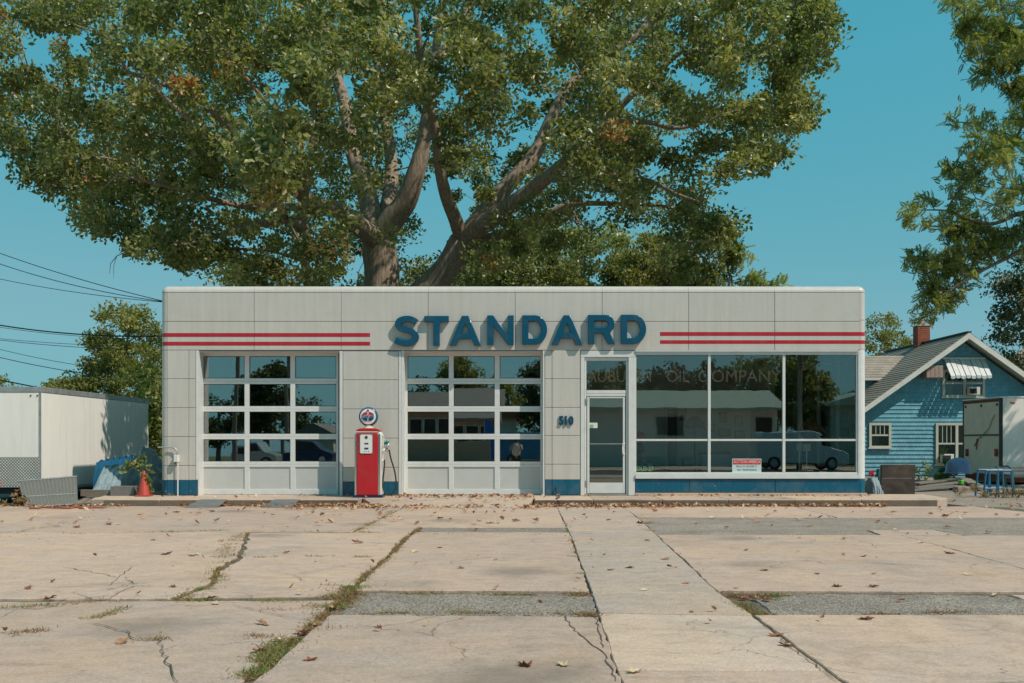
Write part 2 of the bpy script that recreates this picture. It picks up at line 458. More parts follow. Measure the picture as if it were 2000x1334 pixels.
def rough_edge(poly, amp, step=0.16, seed=0):
    """polygon with finely broken edges"""
    r = random.Random(seed); out = []
    n = len(poly)
    for i in range(n):
        a = Vector((*poly[i][:2], 0)); b = Vector((*poly[(i+1) % n][:2], 0))
        L = (b-a).length; k = max(1, int(L/step)); nrm = Vector((-(b-a).y, (b-a).x, 0)).normalized()
        ph = r.uniform(0, 9)
        for j in range(k):
            t = j/k
            off = 0 if j == 0 else amp*(0.6*math.sin(ph + t*L*1.7) + 0.5*math.sin(ph*2 + t*L*5.3) + r.uniform(-1.0, 1.0))
            p = a.lerp(b, t) + nrm*off
            out.append((p.x, p.y))
    return out
def slab(poly, mat='concrete', amp=0.010, dz=0.0, name='slab', step=0.11, th=0.05):
    sd = random.randrange(9999)
    p = rough_edge(poly, amp, step, sd)
    area = sum(p[i][0]*p[(i+1) % len(p)][1]-p[(i+1) % len(p)][0]*p[i][1] for i in range(len(p)))
    if area < 0: p.reverse()
    z = LOT + dz
    return MB().slab(p, z - th, z).build(name, mat, lot, bevel=0.006, seg=1)
def rect(x0, x1, y0, y1): return [(x0, y0), (x1, y0), (x1, y1), (x0, y1)]
E = -16.75
slab(rect(-18, -7.9, -6.92, -1.42), dz=-.004)
slab([(-7.86, -6.93), (-2.26, -6.98), (-2.18, -4.4), (-2.10, -1.42), (-7.86, -1.42)], dz=.002)
slab([(-2.22, -6.2), (-2.14, -3.9), (-2.06, -1.42), (.868, -1.42), (.80, -6.2)], dz=-.003)
slab([(-2.22, -6.95), (-1.42, -6.98), (-1.38, -6.24), (-2.21, -6.25)], dz=-.006)
slab([(-1.35, -7.0), (.788, -7.05), (.80, -6.25), (-1.33, -6.26)], 'asphalt_patch', .02, -.009, 'asphalt_patch')
slab([(-18, -12.75), (-7.2, -12.95), (-7.0, -7.02), (-18, -7.0)], dz=-.003)
slab([(-7.16, -12.95), (-2.78, -12.92), (-2.72, -12.0), (-2.95, -11.2), (-3.02, -10.0), (-3.25, -9.0), (-3.72, -7.06), (-6.96, -7.03)], dz=.003, amp=.022)
slab([(-2.69, -12.88), (-1.42, -12.75), (-1.405, -7.06), (-3.67, -7.06), (-3.19, -9.0), (-2.96, -10.0), (-2.87, -11.2), (-2.66, -12.0)], dz=-.003, amp=.022)
slab([(-1.35, -12.48), (.652, -12.53), (.79, -7.10), (-1.35, -7.06)], dz=.004)
slab([(-1.30, -13.62), (.622, -13.70), (.648, -12.60), (-1.30, -12.56)], 'asphalt_patch', .025, -.009, 'asphalt_patch')
slab([(-18, E), (-5.6, E), (-5.5, -13.1), (-18, -12.9)], dz=.001)
slab([(-5.55, E), (-1.43, E), (-1.41, -13.0), (-5.45, -13.12)], dz=-.002)
slab([(-1.36, E), (.553, E), (.620, -13.80), (-1.33, -13.70)], dz=.005)
# the walk across the lot
slab([(.80, -6.98), (1.975, -7.0), (2.115, -3.4), (2.115, -1.42), (.88, -1.42)], 'concrete_strip', .005, .004, 'walk_slab')
slab([(.645, -13.62), (1.755, -13.7), (1.725, -12.6), (1.97, -7.02), (.805, -7.0)], 'concrete_strip', .005, .006, 'walk_slab')
slab([(.585, -15.45), (1.74, -15.45), (1.745, -13.72), (.635, -13.64)], 'concrete_strip', .005, .003, 'walk_slab')
slab([(.565, E), (1.74, E), (1.74, -15.47), (.585, -15.47)], 'concrete', .005, .001, 'walk_slab')
# right part
slab([(2.10, -4.22), (5.4, -4.28), (5.5, -1.42), (2.127, -1.42), (2.127, -3.4)], dz=0)
slab([(5.44, -4.28), (9.5, -4.2), (9.0, -1.42), (5.53, -1.42)], dz=-.004)
slab([(1.968, -7.42), (4.98, -7.42), (5.08, -6.6), (6.1, -6.6), (6.2, -7.42), (14.4, -7.44), (14.4, -3.0), (9.6, -1.6), (9.54, -4.26), (2.093, -4.28)], 'asphalt_old', .02, -.009, 'asphalt_patch')
slab([(5.02, -7.38), (6.14, -7.38), (6.05, -6.64), (5.12, -6.64)], dz=-.004)
slab([(1.742, -12.5), (5.02, -12.58), (5.24, -7.47), (1.965, -7.47)], dz=.004)
slab([(5.05, -12.6), (14.4, -12.7), (14.4, -7.48), (5.27, -7.48)], dz=-.002)
slab([(1.95, -13.62), (4.05, -13.62), (4.1, -12.68), (1.90, -12.60)], 'asphalt_patch', .025, -.009, 'asphalt_patch')
slab([(4.08, -13.6), (14.4, -13.6), (14.4, -12.75), (4.14, -12.68)], dz=-.006)
slab([(1.753, E), (6.5, E), (6.5, -13.68), (1.768, -13.70)], dz=.002)
slab([(6.53, E), (14.4, E), (14.4, -13.68), (6.53, -13.68)], dz=-.001)
# apron that drops to the street
mb = MB()
mb.add([(-10, -22.9, -0.46), (10, -22.9, -0.46), (8, -16.8, -0.14), (-8, -16.8, -0.14)], [(0,1,2,3)])
mb.build('apron', 'concrete', lot)
# cracks in the slabs (narrow open strips of dirt)
def crack(pts, wpx, z=0.0085, name='crack'):
    pts = [Vector(G(*p)) for p in pts]
    fine = []
    for i in range(len(pts)-1):
        L = (pts[i+1]-pts[i]).length; k = max(2, int(L/0.07))
        for j in range(k):
            p = pts[i].lerp(pts[i+1], j/k); fine.append(p + Vector((random.uniform(-.014, .014), random.uniform(-.02, .02), 0)))
    fine.append(pts[-1])
    mb = MB(); n = len(fine)
    for i, p in enumerate(fine):
        t = (fine[min(i+1, n-1)] - fine[max(i-1, 0)]).normalized(); s_ = Vector((-t.y, t.x, 0))
        ww = wpx * 0.62 * random.uniform(0.3, 1.0) * (0.35 if i in (0, n-1) else 1)
        mb.v += [(p.x+s_.x*ww, p.y+s_.y*ww, LOT+z), (p.x-s_.x*ww, p.y-s_.y*ww, LOT+z)]
    mb.f = [(2*i, 2*i+1, 2*i+3, 2*i+2) for i in range(n-1)]
    return mb.build(name, 'crack_dark', lot)
for pts, wd in [([(185,1218),(250,1238),(265,1250),(312,1252),(316,1272),(332,1300),(348,1334)], .010),
                ([(120,1108),(190,1120),(232,1129),(258,1108)], .008), ([(232,1129),(213,1145)], .007), ([(245,1132),(262,1141)], .010),
                ([(70,1155),(140,1158),(180,1170)], .006), ([(213,1172),(245,1152),(270,1145)], .007),
                ([(1100,1203),(1112,1222),(1142,1250),(1160,1262),(1178,1280),(1192,1305),(1202,1334)], .010),
                ([(1160,1200),(1172,1235),(1178,1268)], .008),
                ([(520,1113),(570,1124),(640,1112),(700,1100)], .006), ([(572,1124),(600,1138)], .006), ([(430,1127),(570,1127)], .006),
                ([(455,1182),(500,1193),(560,1205),(610,1213)], .007), ([(690,1232),(800,1218),(860,1203)], .005),
                ([(1476,1205),(1500,1228),(1525,1248),(1560,1280),(1600,1305),(1640,1334)], .007),
                ([(1575,1282),(1610,1293)], .008), 
                ([(0,1322),(60,1318)], .005),
                ([(835,1080),(880,1090),(1110,1090)], .004), ([(560,1018),(640,1010),(700,1016)], .006),
                ([(1300,1088),(1420,1085),(1550,1084)], .004), ([(1640,1048),(1700,1062),(1712,1072)], .005),
                ([(0,1080),(160,1076),(330,1082)], .004), ([(1220,1325),(1500,1326)], .004)]:
    crack(pts, wd)
# ------------------------------------------------------------------ raised pavement round the station
pav = thing('pavement', 'raised concrete pavement with a kerb along the station front', None, (0, -0.7, LOT), kind='structure')
FY = -1.40
def pave(poly, name='paving_slab', mat='pavement'):
    p = rough_edge(poly, 0.006, 0.2, random.randrange(9999))
    return MB().slab(p, LOT - 0.04, 0.0).build(name, mat, pav, bevel=0.012)
xs = [-8.55, -6.9, -4.9, -3.0]
for a, b in zip(xs[:-1], xs[1:]):
    if a < -8:
        pave([(a+.25, -1.30), (a+.55, -1.37), (b-.008, FY), (b-.008, 0.5), (a-.1, 0.5), (a+.1, -0.6)])
    else: pave(rect(a, b-.008, FY, 0.35))
xs = [0.45, 1.60, 2.95, 4.25, 5.55, 6.85, 8.75]
for a, b in zip(xs[:-1], xs[1:]):
    if b > 8: pave([(a, FY), (8.35, FY), (8.75, FY+.5), (8.9, 0.6), (a, 0.6)])
    else: pave(rect(a, b-.008, FY, 0.35))
# ramp up to the second garage door
mb = MB()
mb.add([(-3.0, 0.35, 0), (-3.0, -0.9, 0), (-2.6, FY-.35, LOT+.006), (0.30, FY-.55, LOT+.006), (0.44, -0.75, 0), (0.44, 0.35, 0),
        (-3.0, 0.35, -.17), (-3.0, -0.9, -.17), (-2.6, FY-.35, -.17), (0.30, FY-.55, -.17), (0.44, -0.75, -.17), (0.44, 0.35, -.17)],
       [(0,1,4,5), (1,2,3,4), (7,6,11,10,9,8), (1,0,6,7), (2,1,7,8), (3,2,8,9), (4,3,9,10), (5,4,10,11), (0,5,11,6)])
mb.build('ramp', 'pavement', pav)
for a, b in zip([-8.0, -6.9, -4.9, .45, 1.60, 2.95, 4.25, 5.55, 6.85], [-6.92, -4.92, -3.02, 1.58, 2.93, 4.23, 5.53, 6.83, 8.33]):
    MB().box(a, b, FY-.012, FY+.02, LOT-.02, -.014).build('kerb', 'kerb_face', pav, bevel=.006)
# rubble and foundation strip under the shop window
mb = MB(); r = random.Random(4)
for i in range(90):
    x = r.uniform(PX(1240), PX(1692)); s_ = r.uniform(.015, .05)
    mb.box(x, x+s_*2, -.05-r.uniform(0, .06), -.02, 0, s_*0.7)
tag(mb.build('foundation_rubble', 'pavement', pav), kind='stuff')
# ------------------------------------------------------------------ weeds in the joints
def fast_mesh(name, V, T, tint, mat, parent=None):
    """triangle mesh from numpy arrays with a point attribute for colour"""
    me = bpy.data.meshes.new(name)
    off = np.zeros(3)
    o = bpy.data.objects.new(name, me)
    if parent is not None:
        q = parent
        while q is not None: off += np.array(q.location); q = q.parent
        o.parent = parent
    else:
        off = np.array([V[:,0].mean(), V[:,1].mean(), V[:,2].min()]); o.location = off
    V = (V - off).astype(np.float32)
    n, k = len(V), len(T)
    me.vertices.add(n); me.vertices.foreach_set('co', V.ravel())
    me.loops.add(3*k); me.loops.foreach_set('vertex_index', T.astype(np.int32).ravel())
    me.polygons.add(k); me.polygons.foreach_set('loop_start', np.arange(0, 3*k, 3, dtype=np.int32))
    me.update(calc_edges=True)
    at = me.attributes.new('tint', 'FLOAT', 'POINT'); at.data.foreach_set('value', tint.astype(np.float32))
    me.materials.append(M[mat]); COL.objects.link(o)
    return o
def frames(t, n):
    t = t/np.maximum(1e-9, np.linalg.norm(t, axis=1, keepdims=True))
    b = np.cross(n, t); b /= np.maximum(1e-9, np.linalg.norm(b, axis=1, keepdims=True))
    n = np.cross(t, b)
    return np.stack([t, b, n], axis=1)          # rows
def scatter(tv, tf, R, s, c):
    V = np.einsum('kj,njm->nkm', tv, R) * s[:, None, None] + c[:, None, :]
    K = len(tv); Nn = len(c)
    T = (tf[None] + (np.arange(Nn)*K)[:, None, None]).reshape(-1, 3)
    return V.reshape(-1, 3), T
BLADE_V = np.array([[0, -.06, 0], [0, .06, 0], [.62, .045, .08], [.62, -.045, .08], [1, 0, .02]], float)
BLADE_T = np.array([[0, 1, 2], [0, 2, 3], [3, 2, 4]])
WE = []
def weeds(pts, width, dens, green, h=(0.014, 0.042)):
    q = [np.array(G(*p)) for p in pts]
    for a, b in zip(q[:-1], q[1:]):
        L = np.linalg.norm(b-a); k = int(L*dens*2.2)
        if k < 1: continue
        t = rng.random(k)
        c = a + (b-a)*t[:, None] + np.stack([rng.normal(0, width, k), rng.normal(0, width, k), np.zeros(k)], 1)
        keep = (np.sin(c[:,0]*9.1 + c[:,1]*5.3) + np.sin(c[:,1]*13.7 + 1.1) + rng.normal(0, .7, k)) > -0.35
        c = c[keep]; c[:, 2] = LOT - 0.008
        g = np.clip(rng.normal(green, 0.22, len(c)), 0, 1)
        WE.append((c, rng.uniform(h[0], h[1], len(c)), g))
L3 = [(822,1030),(795,1050),(770,1080),(740,1105),(700,1140),(690,1150),(650,1185),(620,1215),(590,1240),(550,1265),(515,1290),(480,1325)]
for (a, b), wd, dn in zip(zip(L3[:-1], L3[1:]), (.012, .022, .018, .03, .03, .06, .05, .05, .08, .05, .06), (200, 420, 300, 500, 420, 900, 550, 650, 900, 700, 800)):
    weeds([a, ((a[0]+b[0])/2+random.uniform(-6, 6), (a[1]+b[1])/2), b], wd, dn, random.uniform(.2, .5))
    weeds([a, b], .014, 500, .3)
weeds([(700,1140),(660,1172),(620,1190)], .10, 800, .3)
weeds([(640,1190),(655,1185)], .05, 2500, .9)
weeds([(690,1143),(700,1152)], .05, 2500, .9)
weeds([(560,1255),(530,1280),(500,1305),(490,1320)], .05, 1600, .85)
weeds([(600,1235),(560,1240),(490,1243)], .05, 700, .15)
weeds([(520,1262),(590,1266),(620,1264)], .03, 500, .35)
weeds([(769,997),(740,1015),(710,1030),(690,1036)], .05, 260, .4)
weeds([(490,1039),(460,1050),(450,1070),(430,1085),(435,1100),(420,1115),(420,1130),(400,1150),(375,1160),(350,1170)], .06, 420, .42)
weeds([(380,1150),(400,1150)], .06, 1200, .85)
weeds([(430,1085),(475,1086)], .03, 300, .5)
weeds([(0,1047),(150,1043),(280,1040)], .04, 130, .3)
weeds([(280,1040),(360,1038),(460,1036)], .05, 420, .8)
weeds([(490,1038),(700,1038),(820,1043)], .03, 120, .45)
weeds([(0,1188),(60,1184),(120,1180)], .05, 500, .55); weeds([(120,1180),(180,1174),(200,1172)], .05, 600, .3)
weeds([(200,1174),(330,1174),(460,1173)], .03, 220, .35); weeds([(380,1172),(420,1172)], .05, 1300, .8)
weeds([(460,1172),(560,1175),(640,1172)], .04, 420, .5)
weeds([(690,1160),(760,1158),(900,1158),(1000,1160),(1150,1158)], .03, 320, .42)
weeds([(870,1156),(905,1158)], .03, 700, .5); weeds([(1020,1159),(1055,1159)], .03, 600, .35); weeds([(1110,1160),(1150,1162)], .03, 600, .3)
weeds([(660,1197),(820,1195),(950,1195),(1050,1196),(1170,1199)], .02, 180, .4)
weeds([(815,1193),(850,1191),(900,1194)], .05, 800, .5); weeds([(1030,1195),(1060,1196)], .04, 800, .1); weeds([(1130,1199),(1175,1201)], .04, 700, .2)
weeds([(1395,1155),(1430,1162),(1470,1166),(1500,1168)], .055, 900, .05); weeds([(1440,1170),(1445,1185),(1470,1198),(1500,1199)], .05, 650, .42)
weeds([(1470,1162),(1520,1162),(1580,1159)], .03, 400, .4); weeds([(1505,1163),(1515,1163)], .03, 1600, .9)
weeds([(1690,1197),(1760,1196),(1880,1194),(1970,1195)], .03, 240, .15)
weeds([(1105,1020),(1118,1060),(1122,1090)], .02, 100, .5); weeds([(1105,1087),(1130,1088)], .02, 500, .7); weeds([(1125,1121),(1145,1122)], .02, 400, .6)
weeds([(640,1228),(690,1225)], .03, 500, .2); weeds([(0,1238),(50,1235),(95,1230)], .05, 650, .2); weeds([(280,1250),(325,1248)], .04, 600, .3)
weeds([(150,1211),(190,1206),(245,1186)], .03, 500, .55); weeds([(480,1190),(560,1192)], .03, 400, .1)
weeds([(500,1088),(540,1087)], .02, 300, .6); weeds([(600,1086),(655,1086)], .02, 380, .65); weeds([(690,1087),(720,1088)], .02, 300, .5)
weeds([(630,1142),(670,1143)], .015, 320, .6); weeds([(760,1093),(790,1092)], .015, 400, .6)
weeds([(0,1052),(60,1035),(130,1020),(170,1010)], .05, 120, .15); weeds([(1255,1034),(1275,1038)], .03, 300, .3)
weeds([(1410,1046),(1550,1045),(1660,1046)], .02, 90, .4); weeds([(1380,1006),(1410,1006)], .05, 300, .85)
weeds([(825,1044),(1100,1044)], .03, 90, .35); weeds([(650,1006),(690,1007)], .06, 160, .4)
c = np.concatenate([x[0] for x in WE]); h = np.concatenate([x[1] for x in WE]); g = np.concatenate([x[2] for x in WE])
n = len(c)
tdir = np.stack([rng.normal(0, 1, n), rng.normal(0, 1, n), rng.uniform(.1, .85, n)], 1)
R = frames(tdir, rng.normal(0, 1, (n, 3)))
V, T = scatter(BLADE_V * np.array([1, 1.0, 1]), BLADE_T, R, h*1.25, c)
tag(fast_mesh('weeds', V, T, np.repeat(g, len(BLADE_V)), 'weed_leaf'), 'low green and dead brown weeds along the joints of the concrete', 'weeds', kind='stuff')
# ================================================================== the station
st = thing('gas_station', 'low white porcelain-panelled filling station with red stripes and blue base', 'building', (0, 4.5, 0))
XL, XR = PX(313), PX(1693); ZT = PZ(558); R0 = 0.14; BY = 9.2
CX0, CX1 = XL + R0, XR - R0
g_ = 0.004
def fp(name, mat, x0, x1, y0, y1, Y=0.0, t=0.03, parent=st, bevel=0.007):
    """a flat panel on the facade from photo pixels, its face at Y"""
    return box(name, mat, parent, PX(x0, Y)+g_, PX(x1, Y)-g_, Y, Y+t, PZ(y1, Y)+g_, PZ(y0, Y)-g_, bevel=bevel)
# core of the walls
mb = MB()
def core(x0, x1, y0, y1, Y0=0.022, Y1=0.30): mb.box(PX(x0), PX(x1), Y0, Y1, PZ(y1), PZ(y0))
core(327, 1680, 566, 686); core(327, 384, 686, 968); core(667, 780, 686, 968); core(1066, 1133, 686, 968)
core(1241, 1680, 936, 968)
mb.box(XL+.02, XL+.26, R0, BY, 0, ZT-.1); mb.box(XR-.26, XR-.02, 4.6, BY, 0, ZT-.1); mb.box(XR-.26, XR-.02, R0+.05, 4.6, 3.0, ZT-.1)
mb.box(XR-.26, XR-.02, R0+.05, 4.6, 0, .36)
mb.box(XL+.02, XR-.02, BY, BY+.25, 0, ZT-.1)
mb.build('wall', 'wall_core', st)
box('roof', 'roof_gravel', st, XL+.1, XR-.1, .3, BY+.1, 3.75, 3.9)
# porcelain panels
cols = [326, 496, 666, 836, 1006, 1176, 1345, 1513, 1680]
for a, b in zip(cols[:-1], cols[1:]):
    fp('panel', 'porcelain', a, b, 571, 628)
    fp('panel', 'porcelain', a, b, 628, 684)
rows = [684, 740, 796.5, 853, 909.5, 938]
for a, b in ((326, 368.5), (368.5, 382)):
    for y0, y1 in zip(rows[:-1], rows[1:]): fp('panel', 'porcelain', a, b, y0, y1)
    fp('base_panel', 'blue_enamel', a, b if b < 380 else 386, 938, 967)
rows2 = [686, 742, 799, 856, 913, 941]
for y0, y1 in zip(rows2[:-1], rows2[1:]):
    fp('panel', 'porcelain', 669.5, 778, y0, y1)
fp('base_panel', 'blue_enamel', 669.5, 778, 941, 967.5)
rows3 = [684, 740, 796, 851, 907, 937]
for a, b in ((1064, 1078), (1078, 1133)):
    for y0, y1 in zip(rows3[:-1], rows3[1:]): fp('panel', 'porcelain', a, b, y0, y1)
    fp('base_panel', 'blue_enamel', a, b, 937, 967)
for a, b in ((1241, 1346), (1346, 1514), (1514, 1680)):
    fp('base_panel', 'blue_enamel', a, b, 935.5, 962)
mb = MB().box(PX(1240), PX(1693), -0.012, 0.02, 0.0, PZ(962.6)); mb.build('foundation', 'pavement', st, bevel=.004)
# curved corners, coping
def corner(xc, sgn, y0, y1, mat, name):
    """quarter-round panel at a front corner"""
    n = 8; pts = []
    for r in (R0, R0 - .03):
        q = [(xc + sgn*r*math.sin(math.pi/2*k/n), R0 - r*math.cos(math.pi/2*k/n)) for k in range(n+1)]
        pts += q if r == R0 else q[::-1]
    if sgn > 0: pass
    else: pts.reverse()
    return MB().slab(pts, PZ(y1)+g_, PZ(y0)-g_).build(name, mat, st, smooth='auto')
for y0, y1 in [(571, 628), (628, 684)] + list(zip(rows[:-1], rows[1:])):
    corner(CX0, -1, y0, y1, 'porcelain', 'corner_panel')
corner(CX0, -1, 938, 967, 'blue_enamel', 'corner_panel')
for y0, y1 in [(571, 625), (625, 682)]: corner(CX1, 1, y0, y1, 'porcelain', 'corner_panel')
corner(CX1, 1, 935.5, 962, 'blue_enamel', 'corner_panel')
corner(CX1, 1, 682, 935, 'trim_white', 'corner_post')
box('side_panel', 'porcelain', st, XL, XL+.03, R0+g_, BY, .3, PZ(571), bevel=.005)
box('side_panel', 'porcelain', st, XR-.03, XR, R0+g_, BY, 3.02, PZ(571), bevel=.005)
box('side_panel', 'porcelain', st, XR-.03, XR, 4.65, BY, .3, 3.0, bevel=.005)
box('base_panel', 'blue_enamel', st, XR-.03, XR, R0+g_, BY, 0, .29, bevel=.005)
box('base_panel', 'blue_enamel', st, XL, XL+.03, R0+g_, BY, 0, .29, bevel=.005)
ZC = PZ(571) + .003
arc = [(R0 - R0*math.cos(a) , ZC + R0*math.sin(a)) for a in [math.pi/2*k/8 for k in range(9)]]
profile = [(-.004, ZC)] + [(y-.004, z) for y, z in arc[1:]] + [(.32, ZC+R0), (.32, ZC)]
for a, b in zip(cols[:-1], cols[1:]):
    MB().prismx([(y, z) for y, z in profile][::-1], PX(a)+.002, PX(b)-.002).build('coping', 'porcelain', st, smooth='auto')
for xc, sgn in ((CX0, -1), (CX1, 1)):
    mb = MB(); n = 8; rings = []
    for i in range(9):
        th = math.pi/2*i/8; rr = (R0+.004)*math.cos(th) + 1e-4
        rings.append([(xc + sgn*rr*math.sin(math.pi/2*k/n), R0 - rr*math.cos(math.pi/2*k/n), ZC + R0*math.sin(th)) for k in range(n+1)])
    for i in range(8):
        for k in range(n):
            q = [rings[i][k], rings[i][k+1], rings[i+1][k+1], rings[i+1][k]]
            mb.quad(*(q if sgn > 0 else q[::-1]))
    mb.build('coping_corner', 'porcelain', st, smooth=True)
    x = xc + sgn*R0
    MB().prismy([(x+sgn*.004, ZC)] + [(xc + sgn*(R0+.004)*math.cos(t_), ZC+R0*math.sin(t_)) for t_ in [math.pi/2*k/8 for k in range(1, 9)]] + [(xc-sgn*.1, ZC+R0), (xc-sgn*.1, ZC)], R0, BY+.2).build('coping', 'porcelain', st, smooth='auto')
# red stripes, one band of enamel on each panel they cross
def stripes(x0, x1, ys):
    for y0, y1 in ys:
        cuts = [x0] + [c for c in cols if x0 < c < x1] + [x1]
        for a, b in zip(cuts[:-1], cuts[1:]):
            if b <= 326 or a >= 1680: continue
            box('stripe', 'red_enamel', st, PX(max(a, 326))+.002, PX(min(b, 1680))-.002, -.0025, .004, PZ(y1), PZ(y0))
stripes(313, 723, [(650.5, 658), (667.5, 675)]); stripes(1289, 1693, [(648.5, 656), (664.5, 671.5)])
for xc, sgn, ys in ((CX0, -1, [(650.5, 658), (667.5, 675)]), (CX1, 1, [(648.5, 656), (664.5, 671.5)])):
    for y0, y1 in ys:
        n = 8; pts = []
        for r in (R0+.0025, R0-.01):
            q = [(xc + sgn*r*math.sin(math.pi/2*k/n), R0 - r*math.cos(math.pi/2*k/n)) for k in range(n+1)]
            pts += q if r > R0 else q[::-1]
        if sgn < 0: pts.reverse()
        MB().slab(pts, PZ(y1), PZ(y0)).build('stripe', 'red_enamel', st, smooth='auto')
# door-opening trim
for a, b in ((663, 669), (778.5, 784)):
    box('trim', 'trim_white', st, PX(a), PX(b), -.006, .33, 0.0, PZ(686), bevel=.006)
box('trim', 'trim_white', st, PX(382.5), PX(386.5), -.003, .33, PZ(937), PZ(684.5), bevel=.004)
box('trim', 'trim_white', st, PX(386.5), PX(388.5), .002, .33, 0, PZ(684.5))
box('trim', 'trim_white', st, PX(784.5), PX(789), .004, .33, 0, PZ(684.5))
box('trim', 'trim_white', st, PX(1060.5), PX(1063.6), .004, .33, 0, PZ(684.5))
for a, b in ((388.5, 663), (789, 1060.5)):
    box('lintel', 'trim_white', st, PX(a)+.002, PX(b)-.002, .03, .33, PZ(687.5), PZ(684.2))
# garage doors
def garage_door(X, label, cx):
    """cx = three pane columns in pixels on the door plane"""
    Y = 0.315; x0, x1 = X
    rws = [(695.5, 739), (750, 793.5), (804, 847.5), (858, 901.5), (912, 955.5)]
    secs = [(689, 744.5), (744.5, 799), (799, 853), (853, 907), (907, 967.5)]
    mb = MB(); c = .0015
    for (gy0, gy1), (s0, s1) in zip(rws, secs):
        z1, z0 = PZ(s0, Y)-c, PZ(s1, Y)+c; gz1, gz0 = PZ(gy0, Y), PZ(gy1, Y)
        xa, xb = PX(x0, Y), PX(x1, Y)
        mb.box(xa, xb, Y, Y+.045, gz1, z1); mb.box(xa, xb, Y, Y+.045, z0, gz0)
        edges = [xa] + [PX(v, Y) for q in cx for v in q] + [xb]
        for a, b in zip(edges[0::2], edges[1::2]): mb.box(a, b, Y, Y+.045, gz0+.0005, gz1-.0005)
    fr = mb.build('garage_door', 'trim_white', st, bevel=.003, seg=1); fr['label'] = label
    for i, (gy0, gy1) in enumerate(rws):
        for a, b in cx:
            xa, xb, za, zb = PX(a, Y), PX(b, Y), PZ(gy1, Y), PZ(gy0, Y)
            # glazing bead
            if i < 4:
                m2 = MB(); t_ = .012
                m2.box(xa, xa+t_, Y+.012, Y+.03, za+.001, zb-.001); m2.box(xb-t_, xb, Y+.012, Y+.03, za+.001, zb-.001)
                m2.box(xa+t_, xb-t_, Y+.012, Y+.03, za, za+t_); m2.box(xa+t_, xb-t_, Y+.012, Y+.03, zb-t_, zb)
                m2.build('glazing_bead', 'gasket', fr)
                ax, az = random.uniform(-.0035, .0035), random.uniform(-.004, .004)
                q = MB(); hx, hz = (xb-xa)/2-.003, (zb-za)/2-.003; xc, zc = (xa+xb)/2, (za+zb)/2
                for yy in (Y+.018, Y+.024):
                    for sx, sz in ((-1,-1),(1,-1),(1,1),(-1,1)): q.v.append((xc+sx*hx, yy+sx*hx*ax+sz*hz*az, zc+sz*hz))
                q.f = [(0,1,2,3), (7,6,5,4), (0,4,5,1), (1,5,6,2), (2,6,7,3), (3,7,4,0)]
                q.build('pane', 'door_glass', fr)
            else:
                box('panel', 'door_panel', fr, xa, xb, Y+.02, Y+.035, za, zb)
    return fr
garage_door((390, 661), 'white overhead door of twelve panes behind the pump', [(397, 477.5), (487, 567), (576.5, 656.5)])
garage_door((790.5, 1059.5), 'white overhead door of twelve panes beside the house number', [(796, 876.5), (886, 966), (976, 1055.5)])
for a, b in ((388, 663), (789, 1061)): box('weather_strip', 'gasket', st, PX(a), PX(b), .30, .31, 0.0, PZ(967, .3)+.01)
# entrance
D = 0.06
def fr(x0, x1, y0, y1, Y0=0.0, Y1=.12, name='door_frame', mat='trim_white', parent=st, bevel=.004):
    return box(name, mat, parent, PX(x0), PX(x1), Y0, Y1, PZ(y1), PZ(y0), bevel=bevel)
fr(1134, 1240, 685, 697.5, -.004); fr(1134, 1141.5, 698, 967.5, -.004); fr(1227.5, 1240, 698, 967.5, -.004)
fr(1142, 1227, 698, 704.5, .03); fr(1142, 1145.5, 705, 967, .03); fr(1223, 1227, 705, 967, .03)
fr(1146, 1222.5, 762, 768.5, .035)
fr(1145.8, 1222.7, 704.8, 761.7, .06, .068, 'transom_pane', 'shop_glass', bevel=0)
ed = fr(1147, 1151.5, 774, 964, .045, .09, 'entrance_door')
for a in ((1217, 1221.5, 774, 964), (1151.7, 1216.8, 774, 777.5), (1151.7, 1216.8, 943, 964)):
    fr(*a, .045, .09, 'door_rail', parent=ed)
fr(1146, 1222, 769, 773.5, .035); fr(1142, 1227, 964.8, 967.8, .02, name='threshold', mat='steel')
fr(1151, 1217.3, 777, 943.5, .064, .071, 'door_pane', 'shop_glass', parent=ed, bevel=0)
fr(1151.8, 1216.7, 866, 868, .05, .06, 'push_bar', 'steel', parent=ed)
for y in (785, 945): fr(1142.5, 1146.5, y-6, y+6, .02, .045, 'hinge', 'steel', parent=ed)
mb = MB().tube(catmull([(PX(1219.5), .045, PZ(867)), (PX(1219.5), -.03, PZ(867)), (PX(1216), -.045, PZ(868.5)), (PX(1216), -.045, PZ(885.5)), (PX(1219.5), -.03, PZ(887)), (PX(1219.5), .045, PZ(887))], 4), .012, 10)
mb.build('handle', 'white_paint', ed, smooth='auto')
sk = fr(1151.5, 1167.5, 825.5, 836, .0605, .0635, 'sticker', 'white_paint', parent=ed, bevel=0)
fr(1152.0, 1159, 829, 835.6, .0585, .0602, 'sticker_mark', 'green_film', parent=ed, bevel=0)
